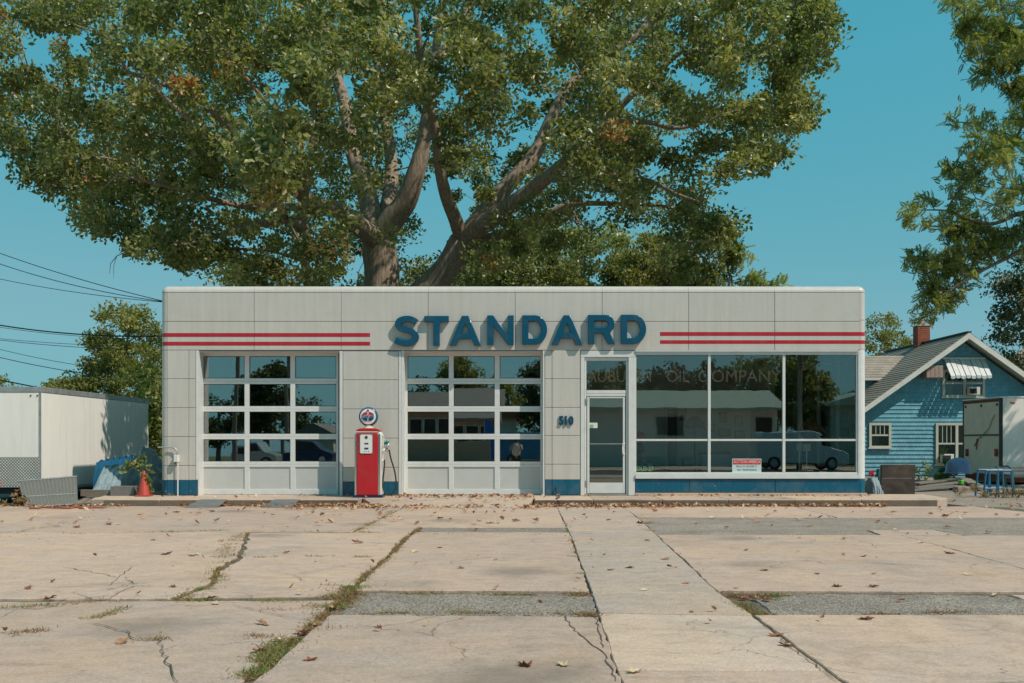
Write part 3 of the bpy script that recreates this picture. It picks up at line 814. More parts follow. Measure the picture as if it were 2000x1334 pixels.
# shop window
W0 = .03
for y0, y1, yy in ((684.5, 687, -.03), (687.4, 689.3, -.015), (689.6, 692.4, -.005)):
    fr(1240.5, 1675, y0, y1, yy, .1, 'head_moulding', bevel=.003)
fr(1240.5, 1676, 922.5, 927.5, W0-.02, .1, 'window_rail'); fr(1240.5, 1680, 928, 935, -.035, .1, 'window_sill', bevel=.006)
ms = [(1240.2, 1243), (1383, 1388.5), (1529, 1534.5), (1673, 1676)]
for a, b in ms: fr(a, b, 692.7, 922.2, W0-.01, .1, 'mullion', bevel=.005)
fr(1676.3, 1681, 684.5, 927.8, .0, .1, 'corner_trim', bevel=.003)
pn = list(zip([m[1] for m in ms[:-1]], [m[0] for m in ms[1:]]))
for k, (a, b) in enumerate(pn):
    fr(a+.2, b-.2, 857.5, 861.5, W0, .09, 'window_rail')
    for (y0, y1) in ((692.9, 857.2), (861.8, 922.2)):
        xa, xb, za, zb = PX(a), PX(b), PZ(y1), PZ(y0); Y = .055
        tl = random.uniform(-.0025, .0025); q = MB()
        for yy in (Y, Y+.007):
            for x, z, s_ in ((xa, za, -1), (xb, za, 1), (xb, zb, 1), (xa, zb, -1)): q.v.append((x, yy+s_*tl*.7, z))
        q.f = [(0,1,2,3), (7,6,5,4), (0,4,5,1), (1,5,6,2), (2,6,7,3), (3,7,4,0)]
        q.build('window_pane', 'shop_glass', st)
# glazed right flank of the shop
for i, y in enumerate((.19, 1.6, 3.0, 4.5)): box('mullion', 'trim_white', st, XR-.12, XR-.02, y, y+.07, .36, 3.0)
for z in (.36, 1.16, 2.94): box('window_rail', 'trim_white', st, XR-.11, XR-.03, .27, 4.49, z+.002, z+.055)
for a, b in ((.26, 1.6), (1.67, 3.0), (3.07, 4.5)):
    for z0, z1 in ((.42, 1.16), (1.22, 2.94)):
        box('window_pane', 'shop_glass', st, XR-.075, XR-.068, a, b, z0, z1)
# lettering on the glass
for s_, a, b in (('AUBU', 1147, 1222), ('RN', 1245, 1272), ('OIL', 1303, 1347), ('C', 1365, 1381), ('OMPANY', 1391, 1527)):
    text(s_, 'window_lettering', 'gold_film', st, PX(a), PX(b), PZ(746), PZ(723), .050, .001)
text('OLD-27', 'window_lettering', 'green_film', st, PX(1244), PX(1277), PZ(920), PZ(911), .050, .001)
# house number
mb = None
for s_, a, b in (('5', 1091.5, 1100.5), ('1', 1103, 1107), ('0', 1110, 1120)):
    text(s_, 'number_digit', 'sign_blue', st, PX(a), PX(b), PZ(830.5), PZ(812.5), -.004, .03, offset=.035)
# raised capital letters
sign = thing('sign_lettering', 'big raised blue capital letters mounted above the garage doors', 'sign', (PX(1016), -.05, PZ(675)))
def arcp(cx, cy, rx, ry, a0, a1, n=14): return [(cx+rx*math.cos(math.radians(a0+(a1-a0)*i/n)), cy+ry*math.sin(math.radians(a0+(a1-a0)*i/n))) for i in range(n+1)]
def letter(loops, dy=0):
    conv = [[(PX(x), PZ(y+dy)) for x, y in lp] for lp in loops]
    me = curve_mesh(conv, .041, .012, 3)
    a = [tuple(v.co) for v in me.vertices]; fs = [tuple(p.vertices) for p in me.polygons]
    bpy.data.meshes.remove(me)
    mb = MB(); mb.v = [(x, -.052 - z, y) for x, y, z in a]; mb.f = fs
    o = mb.build('letter', 'sign_blue', sign, smooth='auto'); return o
sp = catmull([(814.5, 630.5, 0), (806, 625.5, 0), (795, 623.6, 0), (783, 626.5, 0), (778, 634, 0), (783, 641.5, 0), (795, 645, 0), (807, 649.5, 0), (813.2, 658.5, 0), (808, 667.5, 0), (796, 671, 0), (783, 669.3, 0), (772.8, 665, 0)], 6)
lf, rt = [], []
for i, p in enumerate(sp):
    t_ = (sp[min(i+1, len(sp)-1)] - sp[max(i-1, 0)]).normalized(); nn = Vector((-t_.y, t_.x, 0))*6.0
    lf.append((p.x+nn.x, p.y+nn.y)); rt.append((p.x-nn.x, p.y-nn.y))
letter([lf + rt[::-1]])
letter([[(829.5, 618), (877, 618), (877, 630), (859.5, 630), (859.5, 676), (847, 676), (847, 630), (829.5, 630)]])
def A(x0, x1, dy):
    c = (x0+x1)/2
    letter([[(c-6.5, 617.5), (c+6.5, 617.5), (x1, 675.5), (x1-13, 675.5), (x1-18, 663), (x0+18, 663), (x0+13, 675.5), (x0, 675.5)],
            [(c, 632.5), (c-8, 652), (c+8, 652)]], dy)
A(878.5, 939.5, .3); A(1076.5, 1137, -.8)
letter([[(952, 617), (963.5, 617), (992, 655), (992, 617), (1003.5, 617), (1003.5, 674.5), (992, 674.5), (964, 637), (964, 674.5), (952, 674.5)]])
def Dl(x0, x1, dy):
    letter([[(x0, 616.5), (x0+24, 616.5)] + arcp(x1-24, 645, 24, 28.5, -90, 90)[1:] + [(x0, 673.5)],
            [(x0+12, 628)] + [(x0+23, 628)] + arcp(x1-25, 645, 13, 17, -90, 90)[1:] + [(x0+12, 662)]], dy)
Dl(1020, 1068.5, .2); Dl(1212, 1261, -.9)
letter([[(1148, 616), (1178, 616)] + arcp(1182, 634, 17.5, 18, -90, 62)[1:] + [(1200.5, 673), (1187, 673), (1176, 652), (1160, 652), (1160, 673), (1148, 673)],
        [(1160, 627.5), (1180, 627.5)] + arcp(1181, 634.2, 6.5, 6.7, -90, 90, 8)[1:] + [(1160, 641)]])
# conduit with gooseneck and box on the left pier
cd = thing('electric_conduit', 'white pipe conduit with junction box and gooseneck on the left pier', 'conduit', (PX(347.5), -.05, 0))
Y = -.06
MB().tube([(PX(347.2, Y), Y, 0), (PX(347.2, Y), Y, PZ(903, Y))], .013, 10).build('pipe', 'white_paint', cd, smooth='auto')
box('junction_box', 'white_paint', cd, PX(340.8, Y), PX(349, Y), Y-.06, -.004, PZ(902.5, Y), PZ(889, Y), bevel=.008)
MB().tube(catmull([(PX(346.5, Y), Y, PZ(889, Y)), (PX(346, Y), Y, PZ(882, Y)), (PX(341, Y), Y, PZ(875.5, Y)), (PX(334, Y), Y, PZ(874, Y)), (PX(320, Y), Y, PZ(873.5, Y)), (PX(308, Y), Y, PZ(874, Y))], 5), .016, 10).build('gooseneck', 'galvanised', cd, smooth='auto')
MB().tube([(PX(343, Y), Y, PZ(902, Y)), (PX(342, Y), Y-.02, PZ(907, Y))], .012, 6).build('plug', 'black', cd)
for x in (324, 372, 1070, 1396): # screws on the base panels
    MB().lathe([(.012, .003), (.012, -.006), (.004, -.009)], (PX(x), -.001, PZ(959 if x < 1300 else 949)), 10, 'y').build('screw', 'steel', st)
# ================================================================== interior of the shop and garage
pmat('shop_wall', (0.68, 0.74, 0.68), 0.8, 0.05); pmat('garage_wall', (0.62, 0.58, 0.52), 0.8, 0.1)
pmat('floor_tile', (0.5, 0.46, 0.40), 0.4, 0.15, 2); pmat('ceiling', (0.6, 0.6, 0.57), 0.9)
pmat('wood_brown', (0.16, 0.085, 0.045), 0.55, 0.2, 6, 0.1, stretch=(1, 1, 8)); pmat('picture_tan', (0.38, 0.31, 0.22), 0.6, 0.3, 9, 0)
pmat('teal_cloth', (0.10, 0.25, 0.27), 0.9); pmat('red_plastic', (0.6, 0.04, 0.03), 0.25); pmat('sign_pale', (0.55, 0.68, 0.68), 0.5)
inner = thing('interior', 'dim rooms behind the glass of the station', None, (0, 4.5, .02), kind='structure')
XP = PX(1105)
box('floor', 'floor_tile', inner, XL+.3, XR-.3, .37, BY-.02, .004, .02)
box('ceiling', 'ceiling', inner, XL+.3, XR-.3, .36, BY-.02, 3.45, 3.5)
box('partition', 'garage_wall', inner, XP-.1, XP, .36, BY-.05, .02, 3.44)
box('back_wall', 'shop_wall', inner, XP+.01, XR-.3, 6.2, 6.3, .02, 3.44)
box('back_wall', 'garage_wall', inner, XL+.3, XP-.11, 8.6, 8.7, .02, 3.44)
# framed pictures on the back wall (seen through the glass)
r = random.Random(3)
for k, (px, py, w_, h_, lab) in enumerate([(1330, 808, 22, 26, 'tan framed picture hanging highest on the left of the shop wall'), (1412, 815, 14, 20, 'small upright picture right of the first window post'),
        (1443, 822, 15, 20, 'upright grey picture in the middle window'), (1415, 845, 24, 15, 'wide tan picture low in the middle window'), (1445, 848, 20, 14, 'small wide picture lowest on the shop wall'),
        (1390, 836, 12, 14, 'small square picture behind the first window post'), (1555, 800, 24, 12, 'wide dark picture high behind the right window')]):
    Y = 6.16; f = thing('framed_picture', lab, 'picture', (PX(px, Y), Y, PZ(py+h_/2, Y)), 'pictures on the shop wall')
    box('frame', 'wood_brown', f, PX(px-w_/2, Y), PX(px+w_/2, Y), Y, Y+.03, PZ(py+h_/2, Y), PZ(py-h_/2, Y))
    box('print', 'picture_tan', f, PX(px-w_/2+2, Y), PX(px+w_/2-2, Y), Y-.006, Y-.001, PZ(py+h_/2-2, Y), PZ(py-h_/2+2, Y))
cb = thing('wall_cabinet', 'brown wooden cupboard against the shop back wall', 'cupboard', (PX(1500, 5.9), 5.9, .02))
box('carcass', 'wood_brown', cb, PX(1470, 5.9), PX(1527, 5.9), 5.6, 6.15, .02, PZ(803, 5.9)); 
for a, b in ((1472, 1498), (1500, 1525)): box('door', 'wood_brown', cb, PX(a, 5.6), PX(b, 5.6), 5.575, 5.598, .1, PZ(808, 5.6))
ct = thing('counter', 'pale drawer counter with brown top inside the shop', 'counter', (PX(1400, 4.5), 4.5, .02))
box('carcass', 'trim_white', ct, PX(1372, 4.2), PX(1424, 4.2), 4.2, 4.7, .02, .82)
box('top', 'wood_brown', ct, PX(1370, 4.2), PX(1426, 4.2), 4.15, 4.75, .822, .86)
for k in range(3): box('drawer', 'white_paint', ct, PX(1375, 4.2), PX(1421, 4.2), 4.18, 4.198, .08+.24*k, .30+.24*k)
gm = thing('gumball_machine', 'red globe gumball machine on a stand inside the shop', 'gumball machine', (PX(1249, 1.2), 1.2, .02))
MB().lathe([(.16, 0), (.14, .03), (.03, .06), (.03, .85), (.10, .90), (.10, 1.05), (.07, 1.08)], (PX(1249, 1.2), 1.2, .02), 16).build('stand', 'black', gm, smooth='auto')
MB().lathe([(.13*math.sin(math.pi*k/10)+.003, .13-.13*math.cos(math.pi*k/10)) for k in range(11)], (PX(1249, 1.2), 1.2, 1.1), 18).build('globe', 'red_plastic', gm, smooth=True)
so_ = thing('sofa', 'low teal sofa with cushions inside the shop', 'sofa', (PX(1275, 2.4), 2.4, .02))
box('seat', 'teal_cloth', so_, PX(1250, 2.2), PX(1305, 2.2), 2.0, 2.8, .02, .42, bevel=.06); box('backrest', 'teal_cloth', so_, PX(1250, 2.5), PX(1305, 2.5), 2.81, 3.05, .02, .78, bevel=.06)
m, t, b = nodes('check_cloth'); ck = N(t, 'ShaderNodeTexChecker'); ck.inputs['Scale'].default_value = 11; ck.inputs['Color1'].default_value = (.35,.03,.03,1); ck.inputs['Color2'].default_value = (.6,.55,.5,1); t.links.new(coords(t, world=True), ck.inputs[0]); t.links.new(ck.outputs[0], b.inputs['Base Color']); b.inputs['Roughness'].default_value = .9
tag(MB().box(PX(1246, 1.9), PX(1272, 1.9), 1.88, 1.995, .25, .72).build('cushion', 'check_cloth', bevel=.05), 'red and white checked cushion against the sofa', 'cushion')
tb = thing('side_table', 'small wooden table with lamp base inside the shop', 'table', (PX(1350, 3), 3, .02))
box('top', 'wood_brown', tb, PX(1325, 3), PX(1370, 3), 2.8, 3.3, .52, .56)
for px in (1328, 1367):
    for y in (2.85, 3.25): box('leg', 'wood_brown', tb, PX(px, 3)-.025, PX(px, 3)+.025, y-.025, y+.025, .02, .519)
cr = thing('wooden_crate', 'orange-brown crate standing on the small shop table', 'crate', (PX(1345, 3), 3, .561))
box('body', 'wood_brown', cr, PX(1333, 3), PX(1358, 3), 2.9, 3.2, .561, .74); box('label_band', 'picture_tan', cr, PX(1335, 3), PX(1356, 3), 2.89, 2.899, .6, .7)
lp = thing('floor_lamp', 'dark floor lamp with wide round shade in the shop', 'lamp', (PX(1357, 4.5), 4.5, .02))
MB().lathe([(.16, 0), (.15, .03), (.015, .05), (.015, 1.45)], (PX(1357, 4.5), 4.5, .02), 14).build('stem', 'black', lp, smooth='auto')
MB().lathe([(.28, 0), (.24, .18), (.12, .30), (.02, .33)], (PX(1357, 4.5), 4.5, 1.47), 20).build('shade', 'wood_brown', lp, smooth='auto')
dr = thing('inner_door', 'white framed doorway standing dark in the shop back wall', 'door', (PX(1315, 6.1), 6.1, .02))
box('leaf', 'black', dr, PX(1304, 6.1), PX(1322, 6.1), 6.12, 6.17, .02, 2.0)
for a, b in ((1299, 1303.5), (1322.5, 1327)): box('jamb', 'trim_white', dr, PX(a, 6.1), PX(b, 6.1), 6.08, 6.19, .02, 2.06)
box('head', 'trim_white', dr, PX(1299, 6.1), PX(1327, 6.1), 6.08, 6.19, 2.062, 2.15)
um = thing('feather_ornament', 'brown folded leaf-shaped ornament on a stand behind the right window', 'ornament', (PX(1583, 1.0), 1.0, .02))
MB().tube([(PX(1560, 1.), 1., .02), (PX(1560, 1.), 1., PZ(835, 1.))], .018, 8).build('stand', 'cream', um)
q = [P(1562, 846, 1.), P(1572, 838, .95), P(1588, 832, .93), P(1604, 838, 1.), P(1618, 850, 1.02)]
MB().tube(q, [.05, .13, .15, .05, .01], 9).build('leaf', 'wood_brown', um, smooth=True)
for k, (a, b) in enumerate(((1556, 1567), (1569, 1583))):
    s_ = thing('display_stand', ['pale display board on a thin post, left of two', 'pale display board on a thin post, right of two'][k], 'display stand', (PX((a+b)/2, .9), .9, .02), 'display boards in the window')
    box('board', 'cream', s_, PX(a, .9), PX(b, .9), .9, .93, PZ(881, .9), PZ(867, .9)); MB().tube([(PX((a+b)/2, .9), .93, .02), (PX((a+b)/2, .9), .93, PZ(868, .9))], .015, 6).build('post', 'steel', s_)
bike = thing('motorbike', 'old dark motorcycle standing inside the right end window', 'motorcycle', (PX(1635, 1.6), 1.6, .02))
for px in (1612, 1655):
    c_ = (PX(px, 1.6), 1.6, .32); mb = MB()
    ring = [(c_[0]+.27*math.cos(a), 1.6, c_[2]+.27*math.sin(a)) for a in [2*math.pi*k/20 for k in range(21)]]
    mb.tube(ring, .045, 6, False); wh = mb.build('wheel', 'rubber', bike, smooth=True); mb = MB()
    for k in range(6):
        a = math.pi*k/6; mb.tube([(c_[0]-.25*math.cos(a), 1.6, c_[2]-.25*math.sin(a)), (c_[0]+.25*math.cos(a), 1.6, c_[2]+.25*math.sin(a))], .004, 4)
    mb.build('spokes', 'steel', wh)
MB().tube([P(1612, 918, 1.6), P(1622, 895, 1.6), P(1645, 893, 1.6), P(1655, 918, 1.6)], .03, 8).build('frame', 'black', bike)
MB().tube([P(1622, 888, 1.6), P(1633, 885, 1.6), P(1640, 887, 1.6)], [.05, .12, .06], 10).build('tank', 'black', bike, smooth=True)
box('engine', 'galvanised', bike, PX(1624, 1.6), PX(1644, 1.6), 1.5, 1.7, .2, .5, bevel=.03)
MB().tube([P(1655, 880, 1.4), P(1651, 876, 1.6), P(1655, 880, 1.8)], .013, 6).build('handlebar', 'chrome', bike)
# no-trespassing notice behind the glass
ns = thing('notice_board', 'pale notice with red header in the lower middle shop window', 'sign', (PX(1458.5, .05), .05, PZ(922, .05)))
Y = .046
box('board', 'sign_pale', ns, PX(1430, Y), PX(1487, Y), Y, Y+.006, PZ(924, Y), PZ(896, Y), bevel=.002)
box('header', 'print_red', ns, PX(1431.2, Y), PX(1485.8, Y), Y-.002, Y-.0002, PZ(907.2, Y), PZ(897.3, Y))
text('AUCTIONS AMERICA', 'lettering', 'white_paint', ns, PX(1432.5, Y), PX(1484.5, Y), PZ(904.8, Y), PZ(898.6, Y), Y-.0022, .001)
text('PRIVATE PROPERTY', 'lettering', 'print_black', ns, PX(1438, Y), PX(1479, Y), PZ(913.2, Y), PZ(909, Y), Y-.0003, .001)
text('NO TRESPASSING', 'lettering', 'print_black', ns, PX(1440, Y), PX(1478, Y), PZ(920, Y), PZ(915.6, Y), Y-.0003, .001)
bt = thing('workbench', 'long steel workbench inside the left garage bay', 'workbench', (-5.0, 7.5, .02))
box('top', 'wood_brown', bt, -6.8, -3.4, 7.2, 7.9, .86, .92); 
for x in (-6.7, -3.5): box('leg', 'steel', bt, x-.04, x+.04, 7.3, 7.8, .02, .858)

# ================================================================== gas pump
YF = -0.76; xc = PX(718.5, YF)
pump = thing('gas_pump', 'vintage red and white fuel pump with round lit-style globe', 'gas pump', (xc, YF+.2, 0))
def q(px): return PX(px, YF)
def z(py): return PZ(py, YF)
xa, xb = q(692.5), q(744.5); Yb = YF+.42
box('base', 'navy', pump, q(690), q(747.5), YF-.025, Yb+.02, 0.002, .045, bevel=.008)
prof = [(xa, .047), (xb, .047), (xb, z(852)), (xb-.012, z(847)), (xb-.04, z(843.3)), (xb-.07, z(842)), (xa+.07, z(842)), (xa+.04, z(843.3)), (xa+.012, z(847)), (xa, z(852))]
MB().prismy(prof, YF+.02, Yb).build('cabinet', 'pump_white', pump, bevel=.018, seg=3)
fa, fb = q(696.8), q(737.8)
MB().prismy([(fa, .05), (fb, .05), (fb, z(846.2)), (fa, z(846.2))], YF-.012, YF+.019).build('front_door', 'pump_red', pump, bevel=.012, seg=3)
box('top_band', 'cream', pump, q(695.5), q(738.5), YF-.004, YF+.019, z(844.6), z(842.4), bevel=.004)
for x0, x1 in ((692.6, 696.2), (738.4, 742.6)): box('edge_moulding', 'chrome', pump, q(x0), q(x1), YF+.002, YF+.0195, .05, z(848), bevel=.003)
tp = [(q(695), z(842)), (q(742), z(842)), (q(741), z(839.5)), (q(737), z(837.4)), (q(728), z(836)), (q(709), z(836)), (q(700), z(837.4)), (q(696), z(839.5))]
MB().prismy(tp, YF-.004, Yb-.02).build('top_cap', 'pump_red', pump, bevel=.022, seg=4)
# dial window
def rrect(x0, x1, z0, z1, r, n=5):
    o = []
    for cx, cz, a in ((x1-r, z0+r, -90), (x1-r, z1-r, 0), (x0+r, z1-r, 90), (x0+r, z0+r, 180)):
        o += [(cx+r*math.cos(math.radians(a+90*k/n)), cz+r*math.sin(math.radians(a+90*k/n))) for k in range(n+1)]
    return o
MB().prismy(rrect(q(702.6), q(728.6), z(886.6), z(847.6), .035), YF-.024, YF-.0125).build('dial_bezel', 'chrome', pump, bevel=.004)
dl = MB().prismy(rrect(q(704), q(727.3), z(885.2), z(849), .028), YF-.029, YF-.0245).build('dial_face', 'globe_white', pump)
MB().lathe([(.038, 0), (.038, -.004)], (q(716), YF-.0295, z(854)), 20, 'y').build('emblem', 'cream', dl)
MB().lathe([(.028, 0), (.028, -.003)], (q(716), YF-.034, z(854)), 16, 'y').build('emblem_centre', 'print_black', dl)
for py, n_, hh, ww in ((866.5, 3, 3.2, 2.2), (876, 3, 3.6, 2.4), (881.5, 3, 1.6, 1.2)):
    for k in range(n_):
        x = 716 + (k-1)*(2.7 if py < 880 else 4.0)
        box('dial_number', 'print_black', dl, q(x-ww/2), q(x+ww/2), YF-.0315, YF-.0292, z(py+hh/2), z(py-hh/2))
box('lock', 'chrome', pump, q(700)-.01, q(700)+.01, YF-.022, YF-.0125, z(868.4), z(866.6), bevel=.003)
box('pull', 'steel', pump, xa-.02, xa, YF+.12, YF+.16, z(878), z(876.5)); box('pull', 'steel', pump, xa-.014, xa, YF+.12, YF+.16, z(907), z(903))
# globe
gc = (q(717.3), YF+.19, z(813.3)); gr = .198
MB().lathe([(.11, 0), (.095, .02), (.08, .035), (.08, .06)], (gc[0], gc[1], z(836)-.004), 24).build('globe_collar', 'cream', pump, smooth='auto')
pr = [(.02, -.085), (gr*.80, -.080), (gr*.90, -.072), (gr*.98, -.045), (gr, 0), (gr*.98, .045), (gr*.90, .072), (gr*.8, .08), (.02, .085)]
gl = MB().lathe(pr, gc, 40, 'y').build('globe', 'blue_enamel', pump, smooth='auto')
MB().lathe([(.003, -.098), (gr*.5, -.0945), (gr*.80, -.086), (gr*.80, -.0795)], gc, 40, 'y').build('globe_lens', 'globe_white', gl, smooth='auto')
def emb(poly, mat, name, y): 
    pts = [(gc[0]+a*gr*.8, gc[2]+b_*gr*.8) for a, b_ in poly]
    return MB().prismy(pts, gc[1]-y, gc[1]-y+.012).build(name, mat, gl)
ov = lambda a0, a1, n=10: [(.84*math.cos(math.radians(a0+(a1-a0)*k/n)), .02+.60*math.sin(math.radians(a0+(a1-a0)*k/n))) for k in range(n+1)]
emb(ov(20, 80) + [(.12, .22)], 'print_red', 'emblem_red', .104)
emb(ov(100, 160) + [(-.12, .22)], 'print_red', 'emblem_red', .104)
emb(ov(-82, -22) + [(.08, -.2)][:0] + [(.07, -.22)], 'print_blue', 'emblem_blue', .104)
emb([(-x_, z_) for x_, z_ in (ov(-82, -22) + [(.07, -.22)])][::-1], 'print_blue', 'emblem_blue', .104)
emb([(-.14, .66), (.14, .66), (.15, .76), (.05, .93), (0, .96), (-.06, .92), (-.14, .76)], 'print_red', 'flame', .104)
emb([(-.05, -.56), (.05, -.56), (.05, -.24), (-.05, -.24)], 'door_panel', 'torch', .103)
emb([(-.08, .2), (.08, .2), (.12, .6), (-.12, .6)], 'door_panel', 'torch', .103)
text('STANDARD', 'globe_lettering', 'print_blue', gl, gc[0]-gr*.64, gc[0]+gr*.64, gc[2]-gr*.155, gc[2]+gr*.115, gc[1]-.098, .006, offset=.004, spacing=1.0)
# nozzle, hook, hose on the right side
yh = YF+.18
box('side_slot', 'black', pump, xb-.002, xb+.003, YF+.06, YF+.09, z(918), z(873))
MB().tube([(xb-.01, yh, z(883)), (xb+.035, yh, z(879.5)), (xb+.05, yh, z(876))], [.035, .03, .02], 10).build('nozzle_boot', 'pump_white', pump, smooth=True)
nz = MB().tube([(q(751.5), yh, z(878)), (q(754.5), yh, z(872)), (q(757.5), yh, z(866))], [.028, .036, .026], 10).build('nozzle', 'galvanised', pump, smooth=True)
MB().tube([(q(748), yh, z(867.5)), (q(753), yh, z(863.5)), (q(758), yh, z(864))], [.02, .042, .026], 8).build('nozzle_grip', 'nozzle_green', nz, smooth=True)
MB().tube(catmull([(q(748.5), yh, z(869)), (q(747.8), yh, z(874)), (q(750.5), yh, z(880)), (q(755), yh, z(881.5)), (q(757), yh, z(877))], 4), .010, 6).build('trigger_guard', 'steel', nz, smooth=True)
MB().tube([(q(753), yh, z(864)), (q(747), yh, z(855)), (q(745), yh, z(851))], .011, 6).build('spout', 'steel', nz)
hs_ = catmull([(q(744), yh, z(902)), (q(747), yh, z(898.5)), (q(748.6), yh, z(902)), (q(747.6), yh, z(920)), (q(746.0), yh-.02, z(938)), (q(746.8), yh-.04, z(954)), (q(751), yh-.05, z(964.5)), (q(758), yh-.05, z(967.8)), (q(766), yh-.05, z(963)), (q(771.3), yh-.04, z(952)), (q(771.6), yh-.02, z(938)), (q(768), yh, z(918)), (q(762), yh, z(898)), (q(759), yh, z(885)), (q(757.8), yh, z(878))], 6)
MB().tube(hs_, .0165, 8).build('hose', 'rubber', pump, smooth=True)
MB().tube(hs_[:8], .024, 10).build('hose_fitting', 'pump_white', pump, smooth=True)
# kerb boards and bits
pmat('grey_board', (0.15, 0.15, 0.145), 0.8, 0.25, 5, 0.3, 30, rnd=.1, stretch=(1, 6, 6)); pmat('old_wood', (0.22, 0.18, 0.14), 0.85, 0.3, 4, 0.4, 30, rnd=.15, stretch=(1, 8, 8))
def kerb_ramp(px0, px1, label):
    x0, x1 = PX(px0, -1.7), PX(px1, -1.7); t_ = thing('kerb_ramp', label, 'ramp', ((x0+x1)/2, -1.65, LOT), 'board ramps at the kerb')
    for k in range(3):
        ya, yb_ = -1.40-.19*k-.004, -1.40-.19*(k+1)+.004
        za, zb_ = .0+.004-.045*k, .0+.004-.045*(k+1)
        sk_ = .05*k
        mb = MB(); mb.add([(x0-sk_, ya, za-.022), (x1-sk_*.4, ya, za-.022), (x1-.05-sk_*.4, yb_, zb_-.022), (x0-.06-sk_, yb_, zb_-.022), (x0-sk_, ya, za), (x1-sk_*.4, ya, za), (x1-.05-sk_*.4, yb_, zb_), (x0-.06-sk_, yb_, zb_)], [(0,1,2,3), (7,6,5,4), (4,5,1,0), (5,6,2,1), (6,7,3,2), (7,4,0,3)])
        mb.build('board', 'grey_board', t_)
kerb_ramp(382, 436, 'grey boards laid as a ramp against the kerb, left of two'); kerb_ramp(530, 580, 'grey boards laid as a ramp against the kerb, right of two')
tag(MB().tube([(PX(1085), -.02, PZ(952)), (PX(1087), -.10, PZ(965)), (PX(1089), -.9, .02), (PX(1086, -1.4), -1.36, .02), (PX(1092, -1.4), -1.44, -.05), (PX(1100, -1.6), -1.6, LOT+.012)], .011, 6).build('drain_hose', 'black', smooth=True), 'short black hose lying from the wall over the kerb', 'hose')
# ================================================================== trees
LEAF_V = np.array([[-.5, 0, 0], [-.02, .30, .10], [.5, 0, -.04], [.06, -.30, .10]], float)
LEAF_T = np.array([[0, 2, 1], [0, 3, 2]])
def pinnate(npair=7, L=.5, w=.10, len_=.20):
    v, f = [], []
    for k in range(npair):
        x = -L/2 + L*(k+.6)/npair; sz = len_*(1-.35*abs(k/npair-.4)*2)
        for s_ in (-1, 1):
            b = len(v)
            v += [(x, 0, 0), (x+w*.5, s_*sz*.5, -.015), (x+.05, s_*sz, -.05), (x-w*.35, s_*sz*.5, -.015)]
            f += [(b, b+1, b+2), (b, b+2, b+3)]
    v += [(L/2, 0, 0), (L/2+.08, .05, -.02), (L/2+.19, 0, -.05), (L/2+.08, -.05, -.02)]; b = len(v)-4
    f += [(b, b+1, b+2), (b, b+2, b+3)]
    return np.array(v, float), np.array(f)
PIN_V, PIN_T = pinnate()
def inside(poly, x, y):
    c = np.zeros(len(x), bool); n = len(poly)
    for i in range(n):
        x0, y0 = poly[i]; x1, y1 = poly[(i+1) % n]
        hit = ((y0 > y) != (y1 > y)) & (x < (x1-x0)*(y-y0)/((y1-y0) + 1e-9) + x0)
        c ^= hit
    return c
def edge_dist(poly, x, y):
    d = np.full(len(x), 1e9); n = len(poly)
    for i in range(n):
        a = np.array(poly[i], float); b = np.array(poly[(i+1) % n], float); ab = b-a
        t = np.clip(((x-a[0])*ab[0] + (y-a[1])*ab[1])/(ab@ab + 1e-9), 0, 1)
        d = np.minimum(d, np.hypot(x-a[0]-t*ab[0], y-a[1]-t*ab[1]))
    return d
def sample_outline(poly, n, Yc, depth, rmax, gap=None, erode=0):
    """clump centres in the volume whose outline the polygon is, at distance Yc +- depth"""
    P_ = np.array(poly, float); lo, hi = P_.min(0), P_.max(0); out = []
    while sum(len(o) for o in out) < n:
        k = n*3
        x = rng.uniform(lo[0], hi[0], k); y = rng.uniform(lo[1], hi[1], k)
        ok = inside(poly, x, y); x, y = x[ok], y[ok]
        e = edge_dist(poly, x, y); ok = e > erode; x, y, e = x[ok], y[ok], e[ok]
        u = np.clip(e/rmax, 0, 1); half = depth*np.sqrt(np.clip(u*(2-u), .03, 1))
        dd = rng.uniform(-1, 1, len(x)); dd = np.sign(dd)*np.abs(dd)**0.65
        Y = Yc + dd*half
        if gap is not None:
            ok = gap(x, y, Y); x, y, Y = x[ok], y[ok], Y[ok]
        d = Y - CY
        out.append(np.stack([(x-HX)*d/F, Y, CZ-(y-HY)*d/F], 1))
    return np.concatenate(out)[:n]
